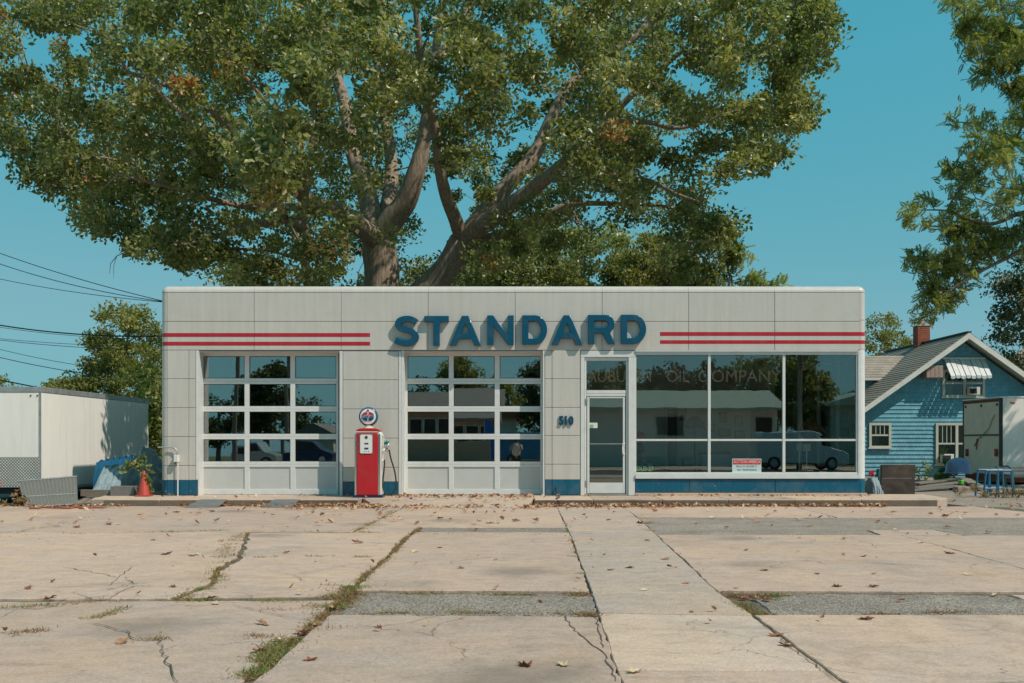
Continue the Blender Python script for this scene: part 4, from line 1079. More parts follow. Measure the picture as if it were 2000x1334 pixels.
def grow(limbs, clumps, twig=0.012, expo=2.3, bias=0.35, droop=0.0):
    """limbs: list of (points, radii). Every clump is joined to the wood by its own branch."""
    pos, par, minr, plen = [], [], [], []
    def addnode(p, pr, r=0.0):
        pos.append(np.array(p, float)); par.append(pr); minr.append(r)
        plen.append(0 if pr < 0 else plen[pr] + np.linalg.norm(pos[-1]-pos[pr])); return len(pos)-1
    for pts, rad in limbs:
        cp = catmull(pts, 4); rr = np.interp(np.linspace(0, 1, len(cp)), np.linspace(0, 1, len(rad)), rad)
        start = -1
        if pos:
            A = np.array(pos); d = np.linalg.norm(A - np.array(cp[0]), axis=1); j = int(d.argmin())
            if d[j] < 1.6: start = j
        for p, r in zip(cp, rr): start = addnode(p, start, r)
    A0 = np.array(pos)
    d0 = np.array([np.linalg.norm(A0-c, axis=1).min() for c in clumps])
    order = np.argsort(d0)
    cap = len(pos) + len(clumps)*5 + 10
    arr = np.zeros((cap, 3)); arr[:len(pos)] = A0; pl = np.zeros(cap); pl[:len(pos)] = plen
    for ci in order:
        c = clumps[ci]; n = len(pos)
        d = np.linalg.norm(arr[:n]-c, axis=1)
        cost = d + bias*0.25*pl[:n] + 0.5*np.maximum(0, arr[:n, 2]-c[2])
        j = int(cost.argmin()); a = arr[j].copy(); L = d[j]
        k = int(min(4, max(1, L/0.7))); cur = j
        nrm = rng.normal(0, .10*L, 3); nrm[2] += .12*L
        for s_ in range(1, k+1):
            t = s_/k; p = a + (c-a)*t + nrm*math.sin(math.pi*t)*(0.8 if s_ < k else 0)
            if s_ < k: p = p + rng.normal(0, .05*L/k, 3)
            cur = addnode(p, cur); arr[cur] = p; pl[cur] = plen[cur]
    n = len(pos); w_ = np.zeros(n)
    kids = [[] for _ in range(n)]
    for i in range(n-1, -1, -1):
        if par[i] >= 0: kids[par[i]].append(i)
    acc = np.zeros(n)
    for i in range(n-1, -1, -1):
        if not kids[i]: acc[i] = twig**expo
        if par[i] >= 0: acc[par[i]] += acc[i]
    rad = np.maximum(acc**(1/expo), np.array(minr))
    # tubes along chains
    mb = MB(); done = set()
    roots = [i for i in range(n) if par[i] < 0]
    stack = [(r, None) for r in roots]
    while stack:
        i, p0 = stack.pop()
        chain = ([p0] if p0 is not None else []) + [i]; cur = i
        while kids[cur]:
            ks = sorted(kids[cur], key=lambda q_: -rad[q_]); nxt = ks[0]
            for o in ks[1:]: stack.append((o, cur))
            chain.append(nxt); cur = nxt
        pts = [pos[q_] for q_ in chain]; rr = [rad[q_] for q_ in chain]
        if p0 is not None: rr[0] = min(rr[0], rr[1]*1.25)
        if len(pts) > 1: mb.tube(pts, rr, 12 if max(rr) > .2 else (7 if max(rr) > .06 else 4), False)
    return mb
def foliage(clumps, per, rad, size, flat=.75, tv=LEAF_V, tf=LEAF_T, red=0.0, up=.5, var=.25, droop=0.0, hang=0.0):
    n = len(clumps); k = rng.poisson(per, n); idx = np.repeat(np.arange(n), k); m_ = len(idx)
    dv = rng.normal(0, 1, (m_, 3)); dv /= np.linalg.norm(dv, axis=1, keepdims=True)
    rr = rad*rng.uniform(.6, 1.35, n)[idx]*np.cbrt(rng.random(m_))*rng.uniform(.75, 1.15, m_)
    off = dv*rr[:, None]; off[:, 2] *= flat
    c = clumps[idx] + off; c[:, 2] -= hang*np.hypot(off[:, 0], off[:, 1])
    t = rng.normal(0, 1, (m_, 3)) + dv*.9; t[:, 2] -= droop
    nn = rng.normal(0, .75, (m_, 3)); nn[:, 2] += up
    R = frames(t, nn)
    s = size*rng.uniform(.65, 1.3, m_)
    V, T = scatter(tv, tf, R, s, c)
    base = rng.normal(.40, .17, n); base = np.where(rng.random(n) < red, rng.uniform(.9, 1.0, n), base)
    tint = np.clip(base[idx] + rng.normal(0, var*.6, m_), 0, 1); tint = np.where((base[idx] < .9) & (tint > .94), .85, tint)
    return V, T, np.repeat(tint, len(tv))
def tree(name, label, limbs, clumps, bark, leaf, per, rad, size, group=None, base=None, **kw):
    base = base or tuple(np.array(limbs[0][0][0]))
    root = thing(name, label, 'tree' if 'shrub' not in name else 'shrub', (base[0], base[1], base[2]), group)
    gk = {k: kw.pop(k) for k in ('twig', 'bias') if k in kw}
    grow(limbs, clumps, **gk).build('trunk', bark, root, smooth=True)
    V, T, ti = foliage(clumps, per, rad, size, **kw)
    fast_mesh('crown', V, T, ti, leaf, root)['kind'] = 'stuff'
    return root
def LM(pts, ys, ws):
    """limb from photo pixels, depths along it and widths in pixels"""
    n = len(pts); yy = np.interp(np.linspace(0, 1, n), np.linspace(0, 1, len(ys)), ys); ww = np.interp(np.linspace(0, 1, n), np.linspace(0, 1, len(ws)), ws)
    return ([P(px, py, y) for (px, py), y in zip(pts, yy)], [w_/2*(y-CY)/F for w_, y in zip(ww, yy)])
# ---- the great oak behind the station
YO = 15.0
t1 = P(746, 560, YO)
limbs = [([(t1[0]-.05, YO, -.25), (t1[0], YO, 1.2), (t1[0], YO, 4.0), P(746, 540, YO), P(742, 500, YO), P(738, 468, YO)], [1.15, .75, .66, .63, .62, .60]),
    LM([(738, 470), (718, 455), (690, 432), (655, 408), (625, 400), (575, 372), (515, 322), (440, 245), (380, 190), (250, 140)], [15, 12.5, 9, 7], [44, 36, 26, 14, 8]),
    LM([(738, 468), (728, 430), (718, 385), (702, 335), (688, 290), (672, 200), (640, 100), (600, -20)], [15, 16, 18], [46, 38, 26, 14]),
    LM([(742, 468), (765, 430), (792, 395), (810, 345), (825, 290), (835, 220), (848, 120), (870, -20)], [15, 14, 14.5], [50, 46, 34, 22, 14]),
    LM([(742, 465), (755, 410), (765, 350), (760, 280), (740, 160), (745, 40), (760, -120)], [15, 17, 18], [34, 28, 18, 10]),
    LM([(700, 620), (630, 585), (597, 545), (600, 470), (594, 420), (600, 360), (606, 310), (613, 240)], [15, 11, 10, 10], [20, 17, 14, 12, 9]),
    LM([(598, 380), (592, 300), (570, 250), (520, 200), (440, 100)], [10, 8, 6], [11, 9, 6]),
    ([(P(760, 620, YO)[0], YO+.1, -.2), (P(770, 620, YO)[0], YO, 1.0), P(815, 605, YO-.2), P(850, 558, YO-.3), P(882, 515, YO-.6), P(903, 470, YO-.8)], [.7, .62, .58, .54, .5, .46]),
    LM([(903, 470), (890, 430), (872, 385), (860, 335), (854, 280), (842, 220), (825, 130), (812, 20), (805, -80)], [14.2, 12.5, 11, 9.5], [30, 25, 20, 14, 9]),
    LM([(903, 468), (945, 437), (1000, 400), (1050, 362), (1085, 332), (1150, 270), (1230, 190), (1330, 100)], [14.2, 12.5, 11, 10], [42, 36, 26, 16, 9]),
    LM([(905, 466), (950, 410), (1000, 352), (1045, 300), (1085, 215), (1130, 150), (1240, 70), (1300, 10)], [14.2, 15, 16.5], [36, 30, 20, 12]),
    LM([(900, 490), (930, 475), (985, 455), (1050, 430), (1110, 400), (1200, 398), (1290, 402), (1345, 412)], [14.5, 14, 13], [24, 20, 14, 8, 4]),
    LM([(1080, 350), (1150, 348), (1230, 350), (1275, 355), (1320, 378), (1370, 396)], [11.3, 10, 9], [14, 11, 8, 4]),
    LM([(1085, 335), (1180, 245), (1260, 238), (1330, 250), (1440, 215)], [10.8, 10, 9.5], [14, 10, 5]),
    LM([(848, 120), (900, 60), (930, -30), (960, -140)], [14, 15, 16], [24, 16, 10]),
    LM([(560, 430), (530, 390), (470, 300), (400, 260), (300, 170)], [11, 8, 6], [16, 12, 7]),
    LM([(640, 402), (560, 430), (480, 440), (400, 470), (330, 480)], [12, 10, 8], [16, 12, 5]),
    LM([(625, 400), (545, 405), (460, 400), (350, 370), (230, 340)], [12, 10, 7], [18, 12, 5])]
crown_poly = [(-90, -60), (-70, 180), (0, 280), (45, 295), (62, 345), (118, 365), (148, 398), (178, 452), (222, 452), (216, 405), (240, 435), (255, 485), (292, 495), (300, 470), (338, 480), (340, 520), (374, 522), (392, 498), (438, 512), (452, 552), (480, 600), (900, 600), (960, 540), (1040, 500), (1120, 470), (1210, 440), (1255, 452), (1300, 455), (1312, 520), (1350, 545), (1395, 480), (1430, 472), (1428, 438), (1390, 398), (1376, 365), (1320, 345), (1395, 325), (1412, 345), (1432, 308), (1458, 330), (1500, 322), (1530, 305), (1542, 258), (1580, 238), (1578, 190), (1545, 165), (1592, 148), (1632, 62), (1605, -60), (1480, -250), (1200, -390), (900, -430), (550, -390), (200, -240)]
win_poly = [(640, 395), (690, 300), (740, 330), (800, 250), (860, 230), (880, 360), (930, 330), (1010, 280), (1060, 290), (1110, 330), (1010, 420), (930, 500), (880, 600), (700, 600), (690, 470)]
sky_holes = [[(1010, 240), (1060, 225), (1075, 290), (1000, 310), (940, 290)], [(640, 180), (690, 150), (710, 210), (660, 240)], [(510, 180), (560, 150), (585, 200), (560, 240), (530, 230)], [(600, 330), (625, 330), (630, 370), (600, 360)],
             [(1250, 225), (1330, 210), (1370, 250), (1280, 275)], [(1430, 140), (1500, 120), (1480, 180), (1420, 190)], [(1110, 395), (1200, 370), (1240, 390), (1150, 430)], [(20, 60), (110, 70), (110, 130), (30, 150)], [(1180, 100), (1240, 60), (1250, 110), (1200, 140)], [(960, 60), (1010, 50), (1000, 90)], [(700, 30), (760, 60), (720, 90)]]
def gap(x, y, Y):
    ok = ~(inside(win_poly, x, y) & (Y < YO + 1.5 + rng.random(len(x))*2) & (rng.random(len(x)) < .93))
    for h in sky_holes: ok &= ~(inside(h, x, y) & (rng.random(len(x)) < .93))
    ok &= ~((y < -30) & (rng.random(len(x)) < .7))
    ok &= ~((Y < YO - 6) & (rng.random(len(x)) < .35))
    return ok
vis_n = 1500
cl = sample_outline(crown_poly, vis_n, YO-.5, 10.5, 330, gap, erode=8)
# boughs over the roof: they shade the far end of the trailer
ex = np.array([[-10.0, rng.uniform(4.0, 6.6), rng.uniform(.7, 2.4)] for _ in range(23)]) + np.array(SUN)[None]/SUN.z*2.22*rng.uniform(2.5, 3.6, (23, 1))
hang = [(165, 405), (180, 440), (205, 440), (245, 450), (262, 478), (285, 485), (300, 460), (330, 470), (345, 455), (352, 505), (366, 512), (390, 480), (420, 500), (450, 535), (470, 545), (120, 360), (95, 350), (60, 330), (30, 290), (15, 260),
        (1330, 520), (1345, 535), (1320, 500), (1395, 470), (1415, 455), (1420, 440), (1380, 440), (1405, 335), (1450, 318), (1490, 312), (1525, 295), (1565, 235), (1575, 210), (1560, 190), (1600, 120), (1620, 75), (1615, 40), (1600, 20), (1540, 230), (1480, 290)]
hg = np.array([P(x_ + rng.normal(0, 4), y_ + rng.normal(0, 4), 9 + rng.normal(0, 1)) for x_, y_ in hang for _ in range(2)])
cl = np.concatenate([cl, ex, hg])
oak = tree('oak_tree', 'huge spreading oak with thick forked trunk rising behind the station roof', limbs, cl, 'oak_bark', 'oak_leaf', 150, .62, .172, base=(t1[0], YO, -.19), red=.014, bias=.5)
# bare hanging twig at lower left of the crown
tw = [P(345, 452, 8), P(300, 474, 8), P(268, 484, 8), P(250, 490, 8), P(228, 500, 8), P(216, 515, 8), P(214, 535, 8)]
MB().tube(tw, [.03, .026, .022, .018, .014, .01, .005], 5).tube([P(228, 500, 8), P(222, 520, 8), P(222, 545, 8)], [.012, .008, .004], 4).build('dead_twig', 'oak_bark', oak)
# ---- generic trees from an outline
def outline_tree(name, label, poly, Yc, depth, n, bark, leaf, per, rad, size, base_px, group=None, rmax=90, trunk_r=.14, **kw):
    b = (PX(base_px, Yc), Yc, -.19); c = np.array(poly, float); top = c[:, 1].min(); mx = c[:, 0].mean()
    k = kw.pop('topz', None)
    mid = P((base_px+mx)/2, (c[:, 1].max()+top)/2, Yc); tp = P(mx, top+25, Yc)
    limbs_ = [([b, ((b[0]+mid[0])/2, Yc, (b[2]+mid[2])/2), mid, ((mid[0]+tp[0])/2+.1, Yc, (mid[2]+tp[2])/2), tp], [trunk_r, trunk_r*.8, trunk_r*.55, trunk_r*.3, .02])]
    cl_ = sample_outline(poly, n, Yc, depth, rmax)
    return tree(name, label, limbs_, cl_, bark, leaf, per, rad, size, group, base=b, **kw)
GB = 'smaller trees behind the station'
outline_tree('maple_tree', 'rounded dark green tree low behind the oak trunks, right of them', [(890, 620), (900, 520), (960, 470), (1040, 455), (1120, 452), (1200, 445), (1235, 470), (1240, 620)], 42, 4.5, 230, 'grey_bark', 'oak_leaf', 150, .9, .25, 1060, GB, red=.01)
outline_tree('willow_tree', 'pale yellow-green feathery tree peeking over the roof right of centre', [(1185, 620), (1195, 520), (1230, 480), (1270, 455), (1300, 458), (1340, 500), (1345, 620)], 38, 2.6, 120, 'grey_bark', 'olive_leaf', 170, .7, .19, 1270, GB, up=.2, droop=.4)
outline_tree('sumac_tree', 'small tree with long fan-like leaflets at the right end of the roof', [(1330, 620), (1340, 545), (1390, 500), (1440, 485), (1465, 520), (1515, 548), (1520, 620)], 11, 1.0, 46, 'grey_bark', 'locust_leaf', 16, .45, .75, 1420, GB, tv=PIN_V, tf=PIN_T, up=1.6, droop=.5, trunk_r=.07)
outline_tree('leafy_tree', 'bushy olive green tree rising to a rounded peak behind the white trailer', [(320, 900), (322, 640), (285, 640), (280, 610), (232, 598), (190, 615), (172, 660), (190, 690), (160, 715), (150, 690), (130, 720), (85, 750), (90, 900)], 38, 3.5, 260, 'grey_bark', 'olive_leaf', 150, .72, .2, 240, GB, red=.02)
outline_tree('pale_tree', 'thin yellow-green tree between the station corner and the house roof', [(1660, 800), (1670, 640), (1700, 618), (1740, 615), (1752, 640), (1778, 655), (1770, 690), (1740, 720), (1720, 800)], 34, 1.5, 75, 'grey_bark', 'olive_leaf', 75, .45, .15, 1700, GB)
outline_tree('dark_tree', 'dark dense tree at the right edge behind the blue house', [(1985, 500), (1960, 540), (1935, 570), (1945, 600), (1930, 660), (1940, 720), (2000, 800), (2250, 820), (2260, 480), (2120, 380)], 32, 3.5, 230, 'grey_bark', 'dark_leaf', 120, .75, .2, 2100, GB, red=.05)
outline_tree('distant_tree', 'small far rust-tinted tree top at the left edge', [(-140, 800), (-130, 740), (-60, 715), (0, 745), (30, 752), (60, 775), (60, 800)], 60, 2.5, 50, 'grey_bark', 'olive_leaf', 90, .9, .3, -30, GB, red=.35)
# ---- the locust whose boughs hang in from the right
YL = 5.0
bx = PX(2210, YL)
loc_poly = [[(1838, 0), (1870, -60), (2260, -120), (2260, 165), (2010, 190), (1960, 165), (1950, 130), (1915, 140), (1890, 90), (1880, 40)],
            [(1880, 30), (1985, 40), (2010, 200), (1985, 180), (1960, 160), (1915, 145), (1885, 105)],
            [(1850, 235), (1905, 200), (1950, 225), (2010, 185), (2260, 200), (2260, 420), (2010, 425), (1960, 415), (1900, 440), (1830, 450), (1800, 440), (1762, 435), (1765, 400), (1815, 385), (1815, 320), (1860, 310), (1890, 280)],
            [(1860, 440), (1900, 450), (1960, 440), (2010, 440), (1990, 480), (1930, 500), (1900, 530), (1880, 570), (1850, 600), (1810, 620), (1795, 590), (1800, 540), (1775, 500), (1800, 490), (1840, 500)],
            [(2000, 420), (2260, 400), (2260, 520), (2060, 560), (2000, 500)], [(2200, 100), (2500, 60), (2600, 300), (2560, 520), (2300, 540), (2220, 400)]]
cl = np.concatenate([sample_outline(p_, n_, YL, dp, 120) for p_, n_, dp in zip(loc_poly, (105, 44, 165, 72, 50, 230), (2.0, .8, 2.2, 1.0, 1.5, 2.0))])
limbs = [([(bx, YL, -.2), (bx-.05, YL, 2), (bx-.15, YL, 4.2), P(2180, 470, YL), P(2160, 250, YL), P(2150, 0, YL), P(2140, -150, YL)], [.34, .28, .25, .22, .17, .10, .04]),
    LM([(2180, 455), (2090, 470), (2000, 490), (1965, 505), (1925, 525), (1890, 545), (1850, 570)], [5, 4.6], [16, 10, 6, 3]),
    LM([(2175, 430), (2080, 420), (2000, 415), (1945, 436), (1900, 430), (1850, 412), (1800, 410)], [5, 4.4], [14, 9, 5, 2.5]),
    LM([(2165, 330), (2060, 290), (1960, 270), (1900, 240)], [5, 5.5], [14, 8, 3]),
    LM([(2170, 400), (2260, 330), (2360, 280), (2450, 230)], [5, 5.3], [14, 9, 4]),
    LM([(2155, 120), (2050, 60), (1960, 50), (1890, 20)], [5, 5.2], [13, 8, 3])]
tree('locust_tree', 'feathery-leaved tree reaching in from the right edge of the picture', limbs, cl, 'grey_bark', 'locust_leaf', 19, .40, .42, base=(bx, YL, -.2), tv=PIN_V, tf=PIN_T, up=.9, droop=.35, hang=.25, red=.03)
# ================================================================== left: trailer, tarp, rubbish
pmat('trailer_white', (0.86, 0.82, 0.76), 0.38, 0.04, 2, 0.04, 3, dirt=.18, dirtcol=(.35,.3,.22), stretch=(3, 3, .4))
m, t, b = nodes('diamond_plate')
v = coords(t, world=True); mp = N(t, 'ShaderNodeMapping'); mp.vector_type = 'POINT'; mp.inputs['Rotation'].default_value = (0, math.radians(45), 0); mp.inputs['Scale'].default_value = (22, 0.001, 22)
t.links.new(v, mp.inputs[0]); ck = N(t, 'ShaderNodeTexVoronoi'); ck.inputs['Randomness'].default_value = 0.0; ck.inputs['Scale'].default_value = 1.0; t.links.new(mp.outputs[0], ck.inputs['Vector'])
b.inputs['Metallic'].default_value = .3; b.inputs['Roughness'].default_value = .4; t.links.new(mixc(t, 1.0, ramp(t, ck.outputs['Distance'], [(.25, (.85, .82, .76)), (.45, (.34, .32, .29))]), ramp(t, noise(t, 3, 4, .6, v), [(.3, .75), (.7, 1.0)]), 'MULTIPLY'), b.inputs['Base Color'])  # sheen of the raised lozenges painted into the base colour, darker between them
bump(t, b, ck.outputs['Distance'], .9, .03)
TX, TY0, TY1, TZ = -10.0, 0.2, 6.5, 2.30
tr = thing('cargo_trailer', 'long white enclosed cargo trailer parked left of the station', 'trailer', (TX-1.05, 3.3, LOT))
zb = .14
box('side_wall', 'trailer_white', tr, TX-.03, TX, TY0+.03, TY1, zb, TZ-.12, bevel=.004)
mb = MB()
for k in range(1, 5):
    y = TY0 + (TY1-TY0)*k/5
    for j in range(26):
        zz = zb + .08 + j*.075
        if zz < TZ - .18: mb.box(TX-.001, TX+.004, y-.006, y+.006, zz-.006, zz+.006)
mb.build('rivets', 'galvanised', tr)['kind'] = 'stuff'
box('front_wall', 'trailer_white', tr, TX-2.2, TX-.035, TY0, TY0+.03, zb+.66, TZ-.12, bevel=.004)
box('stone_guard', 'diamond_plate', tr, TX-2.2, TX-.012, TY0-.006, TY0+.03, zb+.02, zb+.655, bevel=.004)
box('corner_strip', 'galvanised', tr, TX-.034, TX+.004, TY0-.004, TY0+.034, zb, TZ-.12)
box('roof_rail', 'galvanised', tr, TX-.05, TX+.012, TY0-.012, TY1+.01, TZ-.118, TZ, bevel=.008)
box('roof_rail', 'galvanised', tr, TX-2.2, TX-.052, TY0-.012, TY0+.03, TZ-.118, TZ-.002, bevel=.008)
box('roof', 'trailer_white', tr, TX-2.2, TX-.052, TY0+.035, TY1, TZ-.09, TZ-.01)
box('rear_wall', 'trailer_white', tr, TX-2.2, TX-.035, TY1-.03, TY1, zb, TZ-.12); box('side_wall', 'trailer_white', tr, TX-2.2, TX-2.17, TY0+.03, TY1-.03, zb, TZ-.12)
box('chassis', 'black', tr, TX-2.1, TX-.06, TY0+.1, TY1-.1, zb-.12, zb-.002)
box('bottom_rail', 'galvanised', tr, TX-.04, TX+.006, TY0+.03, TY1, zb-.06, zb-.002)
for y in (3.4, 4.25):
    for x in (TX-.25, TX-2.0):
        wh = MB().lathe([(.10, -.11), (.33, -.11), (.36, -.06), (.36, .06), (.33, .11), (.10, .11)], (x, y, LOT+.3), 20, 'x').build('wheel', 'rubber', tr, smooth='auto')
        MB().lathe([(.05, -.1), (.2, -.115), (.2, .115), (.05, .1)], (x, y, LOT+.3), 14, 'x').build('rim', 'galvanised', wh)
MB().tube([(TX-1.1, TY0, zb-.05), (TX-1.1, TY0-1.0, zb-.05)], .05, 8).build('drawbar', 'black', tr)
for x in (TX-.14, TX+.0): MB().lathe([(.016, 0), (.016, -.012)], (x-.06, TY0-.001, TZ-.19), 10, 'y').build('rivet_head', 'black', tr)
box('marker_lamp', 'print_red', tr, TX-.9, TX-.84, TY0-.03, TY0-.008, zb+.08, zb+.2, bevel=.01)
# leaning ribbed sheets
sh = thing('fibre_sheet', 'grey translucent ribbed sheet leaning against the trailer corner', 'sheet', (-9.6, -.6, LOT))
def lean(ptsb, ptst, n, name, mat, par, rib=.012):
    mb = MB(); b0, b1 = Vector(ptsb[0]), Vector(ptsb[1]); t0, t1_ = Vector(ptst[0]), Vector(ptst[1])
    nrm = (b1-b0).cross(t0-b0).normalized(); rows_ = 6
    for j in range(rows_+1):
        for i in range(n+1):
            p = b0.lerp(b1, i/n).lerp(t0.lerp(t1_, i/n), j/rows_) - nrm*(rib if i % 2 else 0)
            mb.v.append(tuple(p))
    nv = len(mb.v)
    for p in list(mb.v): mb.v.append(tuple(Vector(p)+nrm*.008))
    for j in range(rows_):
        for i in range(n):
            a = j*(n+1)+i; mb.f.append((a, a+1, a+n+2, a+n+1)); a += nv; mb.f.append((a+n+1, a+n+2, a+1, a))
    return mb.build(name, mat, par)
pmat('fibreglass', (0.15, 0.15, 0.135), 0.55, 0.15, 3, 0.1, dirt=.35, dirtcol=(.25,.16,.09), stretch=(6, 6, 1))
lean([G(48, 990, LOT), G(152, 985, LOT)], [P(35, 938, -.15), P(150, 929, .05)], 32, 'sheet', 'fibreglass', sh, .014)
for f0, f1 in ((.36, .39), (.0, .03), (.96, 1.0)):
    a0, a1 = Vector(G(48, 990, LOT)), Vector(G(152, 985, LOT)); c0, c1 = Vector(P(35, 938, -.15)), Vector(P(150, 929, .05)); dn = Vector((0, -.02, 0))
    q4 = [a0.lerp(c0, f0)+dn, a1.lerp(c1, f0)+dn, a1.lerp(c1, f1)+dn, a0.lerp(c0, f1)+dn]
    mb = MB(); mb.add([tuple(p) for p in q4] + [tuple(p+Vector((0, .012, 0))) for p in q4], [(0,1,2,3), (7,6,5,4), (0,4,5,1), (1,5,6,2), (2,6,7,3), (3,7,4,0)]); mb.build('batten', 'galvanised', sh)
# tarp heap: draped cloth over a low load
m, t, b = nodes('blue_tarp'); v = coords(t, world=True)
t.links.new(ramp(t, noise(t, 5, 5, .7, v), [(.3, (.012, .22, .45)), (.7, (.02, .34, .62))]), b.inputs['Base Color']); b.inputs['Roughness'].default_value = .42; bump(t, b, noise(t, 14, 5, .6, v, 1.2), .8, .03)
m, t, b = nodes('grey_tarp'); v = coords(t, world=True)
t.links.new(ramp(t, noise(t, 6, 5, .7, v), [(.3, (.16, .24, .27)), (.7, (.30, .38, .40))]), b.inputs['Base Color']); b.inputs['Roughness'].default_value = .4; bump(t, b, noise(t, 16, 5, .6, v, 1.5), .9, .03)
def drape(x0, x1, y0, y1, hf, nx=46, ny=30, seed=1):
    rr = np.random.default_rng(seed); mb = MB(); ph = rr.uniform(0, 6, 6); jit = rr.normal(0, .003, (ny+1, nx+1))
    for j in range(ny+1):
        for i in range(nx+1):
            u, v_ = i/nx, j/ny; x = x0+(x1-x0)*u; y = y0+(y1-y0)*v_
            h = hf(u, v_); fold = .022*math.sin(u*38+ph[0]+3*math.sin(v_*5+ph[1])) + .014*math.sin(u*70+v_*18+ph[2]) + .01*math.sin(v_*40+u*9+ph[3])
            fold += jit[j, i]
            mb.v.append((x+fold*.5, y+fold*.6, max(LOT-.02, LOT + h + fold*min(1, h*3+.1))))
    mb.f = [(j*(nx+1)+i, j*(nx+1)+i+1, (j+1)*(nx+1)+i+1, (j+1)*(nx+1)+i) for j in range(ny) for i in range(nx)]
    return mb
def bumpf(v, a, b_, s=.16): return max(0, min(1, (v-a)/s))*max(0, min(1, (b_-v)/s))
ya = 0.9
drape(PX(180, ya), PX(252, ya), .5, 2.2, lambda u, v_: .74*bumpf(u, 0, 1.0, .22)**.6*bumpf(v_, 0, 1.2, .35)**.7*(1-.18*u), seed=2).build('tarp', 'grey_tarp', smooth=True)
tag(bpy.context.scene.objects['tarp'], 'faded grey-blue tarpaulin draped over a heap beside the trailer', 'tarpaulin')
o = drape(PX(183, 2.0), PX(255, 2.0), 1.9, 3.0, lambda u, v_: (.80+.14*u)*bumpf(u, -.1, 1.1, .12)**.5*bumpf(v_, 0, 1.2, .2)**.5, seed=5).build('tarp', 'blue_tarp', smooth=True)
tag(o, 'bright blue tarpaulin bunched behind the faded one', 'tarpaulin')
o = drape(PX(245, 1.9), PX(300, 1.9), 1.5, 3.2, lambda u, v_: (1.12-.9*abs(u-.42))*bumpf(u, -.02, 1.05, .4)**.7*bumpf(v_, 0, 1.2, .4)**.6, seed=8).build('tarp', 'grey_tarp', smooth=True)
tag(o, 'peaked pale tarpaulin between the trailer and the station corner', 'tarpaulin')
# concrete block, boards, cone
pmat('block_grey', (0.17, 0.165, 0.155), 0.95, .2, 6, .6, 60); pmat('brick_red', (0.32, .10, .06), .9, .25, 6, .4, rnd=.15); pmat('cone_red', (0.44, 0.05, 0.035), .5, .12, 5, .1, dirt=.4)
cbk = thing('concrete_block', 'dark grey hollow concrete block in front of the tarpaulin', 'block', (PX(242, 0), .0, LOT+.03))
x0, x1 = PX(219), PX(265)
mb = MB().box(x0, x1, -.1, -.05, 0, .2).box(x0, x1, .12, .17, 0, .2)
for xx in (x0, (x0+x1)/2-.025, x1-.05): mb.box(xx, xx+.05, -.049, .119, .001, .199)
mb.build('block', 'block_grey', cbk, bevel=.006)
for i, (a, b_, y0, y1, lab, mt) in enumerate([((164, 970), (240, 968), 0, 0, 'weathered plank lying along the pavement edge below the grey tarpaulin', 'old_wood'), ((150, 987), (185, 975), 0, 0, 'pale splintered board end beside the leaning sheet', 'old_wood'), ((170, 985), (215, 976), 0, 0, 'brown broken board at the end of the pavement', 'old_wood'), ((190, 983), (208, 973), 0, 0, 'short blue-stained board in the rubbish by the pavement', 'blue_tarp')]):
    A_, B_ = Vector(G(*a, LOT)), Vector(G(*b_, LOT)); dv = (B_-A_); L = dv.length; dv.normalize(); sd = Vector((-dv.y, dv.x, 0))*.07
    mb = MB(); zt = Vector((0, 0, .035)); lift = Vector((0, 0, .03+.05*i))
    base_ = [A_-sd, A_+sd, B_+sd+lift, B_-sd+lift]
    mb.add([tuple(p) for p in base_] + [tuple(p+zt) for p in base_], [(3,2,1,0), (4,5,6,7), (0,1,5,4), (1,2,6,5), (2,3,7,6), (3,0,4,7)])
    tag(mb.build('plank', mt), lab, 'board', 'scrap boards left of the station')
tag(MB().box(PX(160, .1), PX(238, .1), .02, .14, -.02, .12).build('timber', 'old_wood', bevel=.008), 'long grey timber under the tarpaulin', 'board', 'scrap boards left of the station')
tag(MB().box(PX(240, .2), PX(312, .2), .30, .42, LOT-.04, .06).build('timber', 'old_wood', bevel=.008), 'dark timber running from the block to the station corner', 'board', 'scrap boards left of the station')
ccx, ccy = PX(281, -.25), -.25
cone = thing('traffic_cone', 'faded red traffic cone overgrown by a vine at the station corner', 'cone', (ccx, ccy, .0))
MB().lathe([(.125, .03), (.118, .05), (.05, .42), (.025, .52), (.02, .53)], (ccx, ccy, 0), 20).build('body', 'cone_red', cone, smooth='auto')
box('foot', 'cone_red', cone, ccx-.15, ccx+.15, ccy-.15, ccy+.15, .0, .029, bevel=.01)
ORD = ['first', 'second', 'third', 'fourth', 'fifth', 'sixth', 'seventh', 'eighth', 'ninth', 'tenth', 'eleventh', 'twelfth', 'thirteenth', 'fourteenth']
# bricks along the verge
r = random.Random(8)
for k in range(9):
    px = 70+ k*16 + r.uniform(-3, 3); a = Vector(G(px, 993+r.uniform(-1, 1), LOT)); an = r.uniform(-.25, .25)
    mb = MB().box(-.1, .1, -.045, .045, 0, .05); mb.v = [(a.x+x*math.cos(an)-y*math.sin(an), a.y+x*math.sin(an)+y*math.cos(an), LOT-.02+z_) for x, y, z_ in mb.v]
    tag(mb.build('brick', 'brick_red', bevel=.006), '%s loose red brick from the left in the row edging the lot' % ORD[k], 'brick', 'bricks edging the lot')
